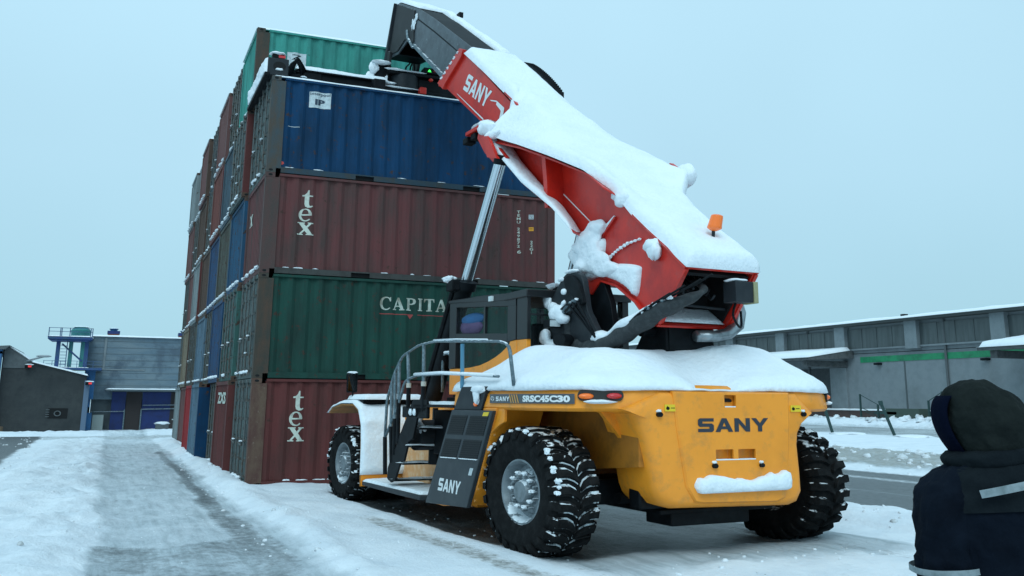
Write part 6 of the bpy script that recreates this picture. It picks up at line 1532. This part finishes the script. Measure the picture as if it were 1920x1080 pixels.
# steps with railings at the ledge
ST=thing('loading_steps','dark green steel steps with railings at the warehouse ledge, between the posts','steps',(WX-1.5,33,0))
DG_=mat('dark_green_paint',(.012,.045,.042),.6)
g=G(); g.box(WX-1.6,33.5,1.0,WX-.5,35.6,1.25); mk('landing',g,DG_,ST,IDN)
for (y,z0,z1) in ((36.9,0.2,2.9),(35.2,.6,1.9),(30.6,.6,2.3),(29.4,.6,3.1)):
    g=G(); g.box(WX-1.65,y-.055,z0,WX-1.55,y+.055,z1); mk('post',g,DG_,ST,IDN)
for p in (((WX-1.6,36.9,2.85),(WX-1.6,35.2,1.9)),((WX-1.6,29.4,3.05),(WX-1.6,30.6,2.25)),((WX-1.6,36.9,1.6),(WX-1.6,34.6,.7)),((WX-1.6,36.6,1.3),(WX-1.6,34.9,.6))):
    g=G(); g.tube(p,.035,6); mk('railing',g,DG_,ST,IDN)
g=G(); g.box(WX-1.6,31.5,.6,WX-.5,34.5,1.55); mk('steel_box',g,mat('moss_green',(.05,.075,.06),.8),ST,IDN)
# fence posts
def fence_post(x,y,h,lean,lab,r=.075):
    t_=thing('fence_post',lab,'post',(x,y,.1),'leaning green fence posts'); g=G(); g.tube([(x,y,.05),(x+lean[0],y+lean[1],h)],r,8); mk('pole',g,DG_,t_,IDN)
    g=G(); g.tube([(x+lean[0]*.93,y+lean[1]*.93,h*.93-.06),(x+lean[0],y+lean[1],h+.05)],r*1.35,8); mk('cap',g,DG_,t_,IDN)
    g=G(); g.blob((x+.5,y-.5,.10),(.9,.8,.13),.15,int(y),12); mk('snow_mound',g,SNOW,t_,IDN,smooth=True)
fence_post(29.6,18.6,1.95,(-.35,.15),'leaning green post right behind the machine tyre')
fence_post(30.1,15.2,2.15,(-.55,.2),'leaning green post in the gap left of the hooded person')
fence_post(32.8,11.1,2.4,(-.65,.25),'leaning green post right of the hood of the person')
# ================================================================== LEFT DARK BUILDING
Y1=32.0
LB=thing('workshop','dark concrete workshop with sloping snowy roof and blue frame, at the left edge','building',(-5.5,Y1,0))
def ml(name,g,m,par=None,**k): return mk(name,g,m,par or LB,IDN,**k)
DC=mat('dark_concrete',(.030,.035,.037),.9,col2=(.045,.05,.05),nscale=1.6,lo=.4,hi=.65,bump=.15,col3=(.025,.03,.032),n3=.8,lo3=.52,hi3=.62)
DC2=mat('mid_concrete',(.10,.115,.12),.9,col2=(.075,.085,.09),nscale=2)
g=G(); g.prism([(-7.0,-.1),(-3.42,-.1),(-3.36,3.42),(-3.55,3.62),(-5.72,4.28),(-6.72,5.22),(-7.0,5.2)],Y1,Y1+8,1); ml('wall',g,DC)
g=G(); g.prism([(-6.72,5.20),(-6.2,4.75),(-5.72,4.28),(-5.85,3.9),(-6.95,3.9),(-6.95,5.18)],Y1-.03,Y1,1); ml('gable_panel',g,DC2)
g=G(); g.box(-3.42,Y1-.05,-.1,-3.20,Y1+8,3.2); ml('corner_pilaster',g,mat('pale_blue_pilaster',(.10,.15,.22),.8))
ml('roof_snow',snow_sheet(quad((-5.75,Y1-.12,4.28),(-3.30,Y1-.12,3.48),(-3.30,Y1+8,3.48),(-5.75,Y1+8,4.28)),50,30,.10,.1,81,nsc=1.5),SNOW,LB,smooth=True)
ml('roof_snow',snow_sheet(quad((-6.8,Y1-.1,5.24),(-5.75,Y1-.1,4.32),(-5.75,Y1+8,4.32),(-6.8,Y1+8,5.24)),20,30,.05,.08,82,nsc=1.5),SNOWT,LB,smooth=True)
BFR=mat('blue_steel',(.02,.12,.28),.6,col2=(.03,.09,.19),nscale=3)
g=G(); g.box(-7.30,Y1-.4,-.1,-7.02,Y1,4.9); ml('blue_column',g,BFR)
g=G(); g.prism([(-12,4.2),(-7.02,4.75),(-7.02,5.0),(-12,4.5)],Y1-.4,Y1,1); ml('blue_beam',g,BFR)
g=G(); g.prism([(-12,4.5),(-6.9,5.02),(-6.72,5.26),(-12,4.75)],Y1-.5,Y1+8,1); ml('roof_edge',g,DC2)
g=G(); g.box(-12,Y1+2,-.1,-7.3,Y1+2.2,4.6); ml('inner_wall',g,mat('inside_dark',(.012,.016,.02),.9))
g=G(); g.box(-4.85,Y1-.02,.82,-4.02,Y1+.02,1.44); wn=ml('window',g,HOLE)
for k in range(4):
    g=G(); g.box(-4.95,Y1-.05,.90+.14*k,-4.80,Y1,.95+.14*k); ml('broken_brick',g,DC2,wn)
g=G(); g.tube([(-4.45+.13*math.cos(a),Y1-.04,1.12+.15*math.sin(a)) for a in np.linspace(0,6.28,16)],.03,6); ml('ring',g,DC2,wn)
for (x,z) in ((-5.86,4.02),(-3.22,3.02)):
    g=G(); g.box(x-.16,Y1-.35,z-.12,x+.10,Y1-.05,z+.05); lp=ml('wall_lamp',g,BLK); g=G(); g.box(x-.02,Y1-.36,z-.08,x+.12,Y1-.34,z+.04); ml('lamp_lens',g,mat('dim_red_lamp',(.5,.03,.03),.4,emit=(.9,.05,.04,.5)),lp)
    g=G(); g.blob((x+.02,Y1-.2,z+.09),(.18,.15,.05),.1,1,8); ml('snow',g,SNOW,lp)
g=G(); g.tube([(-5.95,Y1-.1,4.35),(-5.2,Y1-.8,4.62)],.06,8); g.blob((-5.25,Y1-.8,4.62),(.33,.14,.08),.05,2,9); ml('floodlight',g,mat('lamp_grey',(.30,.34,.36),.5),LB,smooth=True)
g=G(); g.box(-7.3,Y1-1.6,0,-6.6,Y1-.4,.35); tag(mk('timber_pile',g,mat('old_timber',(.12,.08,.05),.9,col2=(.2,.12,.05),nscale=6,stretch=(.4,4,4)),None,IDN,bevel=.03,loc=(-6.9,Y1-1,0)),'low heap of weathered timber at the foot of the workshop','timber')
# ================================================================== GREY FACTORY + TOWER
Y2=34.0
FB_=thing('factory_building','blue grey panelled factory with dark blue gates and two roof vents','building',(-1,Y2,0))
def mf(name,g,m,par=None,**k): return mk(name,g,m,par or FB_,IDN,**k)
PNL=mat('grey_blue_panel',(.12,.18,.225),.6,metal=.2,col2=(.19,.24,.265),nscale=.7,lo=.4,hi=.65,stretch=(.35,1,1.8),col3=(.08,.115,.15),n3=.5,lo3=.5,hi3=.62)
PNL2=mat('grey_panel',(.12,.15,.16),.8,col2=(.09,.115,.125),nscale=1,stretch=(1,1,2))
g=G(); g.box(-3.5,Y2,2.0,9,Y2+10,6.15); mf('upper_wall',g,PNL)
for z in np.arange(2.9,6.1,.42):
    g=G(); g.box(-3.5,Y2-.012,z,9,Y2-.001,z+.018); mf('panel_seam',g,PNL2)
g=G(); g.box(-3.1,Y2+.3,-.1,9,Y2+9,2.0); mf('lower_wall',g,PNL2)
g=G(); g.box(-3.56,Y2-.05,3.95,-3.46,Y2,6.1); g.box(-2.72,Y2-.05,3.95,-2.62,Y2,6.1); mf('wall_trim',g,CON2)
g=G(); g.box(-2.9,Y2-.04,3.93,-.75,Y2-.001,4.0); mf('wall_trim',g,CON2)
mf('roof_snow',snow_sheet(quad((-3.55,Y2-.15,6.16),(9,Y2-.15,6.16),(9,Y2+4,6.3),(-3.55,Y2+4,6.3)),60,14,.10,.12,91,nsc=1),SNOW,FB_,smooth=True)
g=G(); g.box(-2.45,Y2-.9,2.55,9,Y2,2.66); cn_=mf('canopy',g,PNL2)
mf('canopy_snow',snow_sheet(quad((-2.5,Y2-.95,2.66),(9,Y2-.95,2.66),(9,Y2,2.66),(-2.5,Y2,2.66)),60,8,.07,.08,92),SNOW,cn_,smooth=True)
DBL=mat('gate_blue',(.007,.026,.14),.6,col2=(.007,.02,.095),nscale=2)
for (a,b_,m) in ((-2.15,-1.50,DBL),(-.72,.62,DBL),(.62,1.3,mat('gate_brown',(.035,.028,.028),.8)),(-1.48,-.75,MATS['gate_brown']),(1.3,3.2,DBL)):
    g=G(); g.box(a,Y2-.05,-.05,b_,Y2+.32,2.5); mf('gate',g,m)
for x in (-1.52,-.74):
    g=G(); g.box(x-.03,Y2-.12,-.05,x+.03,Y2-.05,1.35); mf('snowy_post',g,GAL)
g=G(); g.tube([(-.74,Y2-.15,1.35),(1.3,Y2-.15,1.42)],.035,6); mf('pipe',g,GAL); g=G(); g.tube([(-3.1,Y2-.15,1.18),(-1.52,Y2-.15,1.22)],.03,6); mf('pipe',g,GAL)
g=G(); g.tube([(-.7,Y2-.15,1.62),(1.6,Y2-.15,1.66)],.03,6); mf('pipe',g,GAL)
g=G(); g.box(.75,Y2-.06,.65,.95,Y2-.051,.72); mf('door_plate',g,LBL)
g=G(); g.box(-2.95,Y2-.3,-.05,-2.45,Y2-.1,1.0); mf('white_board',g,mat('pale_board',(.35,.40,.38),.8))
for x in (-2.36,1.08):
    v_=thing('roof_vent','small blue roof ventilator with brick base on the factory roof, '+('left one' if x<0 else 'beside the containers'),'roof vent',(x,Y2+1,6.2),'roof ventilators')
    g=G(); g.box(x-.27,Y2+.7,6.2,x+.27,Y2+1.3,6.42); mk('base',g,mat('brick_red',(.17,.06,.04),.8),v_,IDN)
    g=G(); g.box(x-.30,Y2+.68,6.42,x+.30,Y2+1.32,6.62); mk('collar',g,DBL,v_,IDN)
    g=G(); g.rings([[(x+r_*math.cos(2*math.pi*k/12),Y2+1+r_*math.sin(2*math.pi*k/12),z) for k in range(12)] for r_,z in ((.16,6.6),(.18,6.72),(.24,6.76),(.05,6.86))]); mk('cowl',g,MATS['blue_steel'],v_,IDN)
    g=G(); g.blob((x,Y2+1,6.80),(.2,.2,.06),.1,1,8); mk('snow',g,SNOWT,v_,IDN,smooth=True)
# tower
Y3=33.2
TW=thing('crane_tower','blue steel tower with railed platforms and a teal tank beside the factory','tower',(-4.3,Y3,0))
def mt(name,g,m,par=None,**k): return mk(name,g,m,par or TW,IDN,**k)
TBL_=mat('tower_blue',(.025,.065,.20),.6,col2=(.03,.09,.17),nscale=3); TTL=mat('tower_teal',(.03,.19,.19),.6,col2=(.03,.13,.15),nscale=3)
g=G(); g.box(-5.25,Y3-.6,5.83,-3.3,Y3+.8,5.98); g.prism([(-5.25,5.83),(-5.1,5.7),(-3.5,5.7),(-3.3,5.83)],Y3-.5,Y3+.7,1); tp=mt('upper_platform',g,TBL_)
mt('platform_snow',snow_sheet(quad((-5.3,Y3-.65,5.99),(-3.25,Y3-.65,5.99),(-3.25,Y3+.8,5.99),(-5.3,Y3+.8,5.99)),30,14,.06,.06,95),SNOW,tp,smooth=True)
g=G(); g.rings([[(-3.85+r_*math.cos(2*math.pi*k/16),Y3+.1+r_*math.sin(2*math.pi*k/16),z) for k in range(16)] for r_,z in ((.42,6.0),(.45,6.45),(.34,6.62),(.12,6.72))]); mt('tank',g,TTL,smooth=True,sharp=40)
g=G(); g.blob((-3.85,Y3+.1,6.68),(.36,.34,.07),.08,1,9); mt('tank_snow',g,SNOWT)
RLB=mat('rail_blue',(.05,.10,.20),.6)
for x in (-5.22,-4.72,-4.66,-4.3,-3.3,-3.38):
    g=G(); g.box(x-.02,Y3-.62,5.98,x+.02,Y3-.58,6.55); mt('rail_post',g,RLB)
for z in (6.53,6.3):
    g=G(); g.box(-5.24,Y3-.62,z-.015,-3.28,Y3-.59,z+.015); mt('rail',g,RLB)
for x,m in ((-4.78,TBL_),(-4.22,TTL),(-3.70,TTL),(-3.52,TBL_)):
    g=G(); g.box(x-.09,Y3-.1,3.9,x+.09,Y3+.15,5.75); mt('column',g,m)
g=G(); g.tube([(-4.62,Y3-.12,5.55),(-3.68,Y3-.12,4.45)],.045,6); mt('brace',g,TBL_)
for k in range(8):
    g=G(); g.box(-4.66,Y3-.2,4.0+.2*k,-4.38,Y3-.17,4.03+.2*k); mt('ladder_rung',g,RLB)
g=G(); g.box(-4.40,Y3-.2,3.9,-4.36,Y3-.16,5.7); mt('ladder_rail',g,RLB)
g=G(); g.box(-5.35,Y3-.7,3.86,-2.75,Y3+.9,4.0); lp_=mt('lower_platform',g,TBL_)
mt('platform_snow',snow_sheet(quad((-5.35,Y3-.72,4.0),(-3.3,Y3-.72,4.0),(-3.3,Y3-.3,4.0),(-5.35,Y3-.3,4.0)),30,5,.04,.04,96),SNOWT,lp_,smooth=True)
for x in np.arange(-5.3,-2.8,.36):
    g=G(); g.box(x-.012,Y3-.72,4.0,x+.012,Y3-.70,4.42); mt('rail_post',g,RLB)
for z in (4.42,4.22):
    g=G(); g.box(-5.32,Y3-.72,z-.012,-2.78,Y3-.70,z+.012); mt('rail',g,RLB)
g=G(); g.box(-3.45,Y3-.2,2.0,-3.0,Y3+.2,3.9); mt('column',g,MATS['blue_steel']); g=G(); g.box(-3.28,Y3-.2,1.5,-3.12,Y3,2.0); mt('column',g,MATS['blue_steel'])
g=G(); g.box(-3.2,Y3-.6,-.05,-2.98,Y3-.3,1.15); mt('blue_door',g,MATS['blue_steel'])
# snow-covered small object by the gate
g=G(); g.box(-.05,Y2-1.4,0,.55,Y2-.8,.42)
pl=mk('concrete_block',g,DC2,None,IDN,bevel=.04,loc=(.2,Y2-1,0)); tag(pl,'low dark block capped with snow in front of the blue gate','block')
g=G(); g.blob((.25,Y2-1.1,.46),(.36,.36,.12),.1,2,10); mk('snow_cap',g,SNOW,pl,IDN,smooth=True)
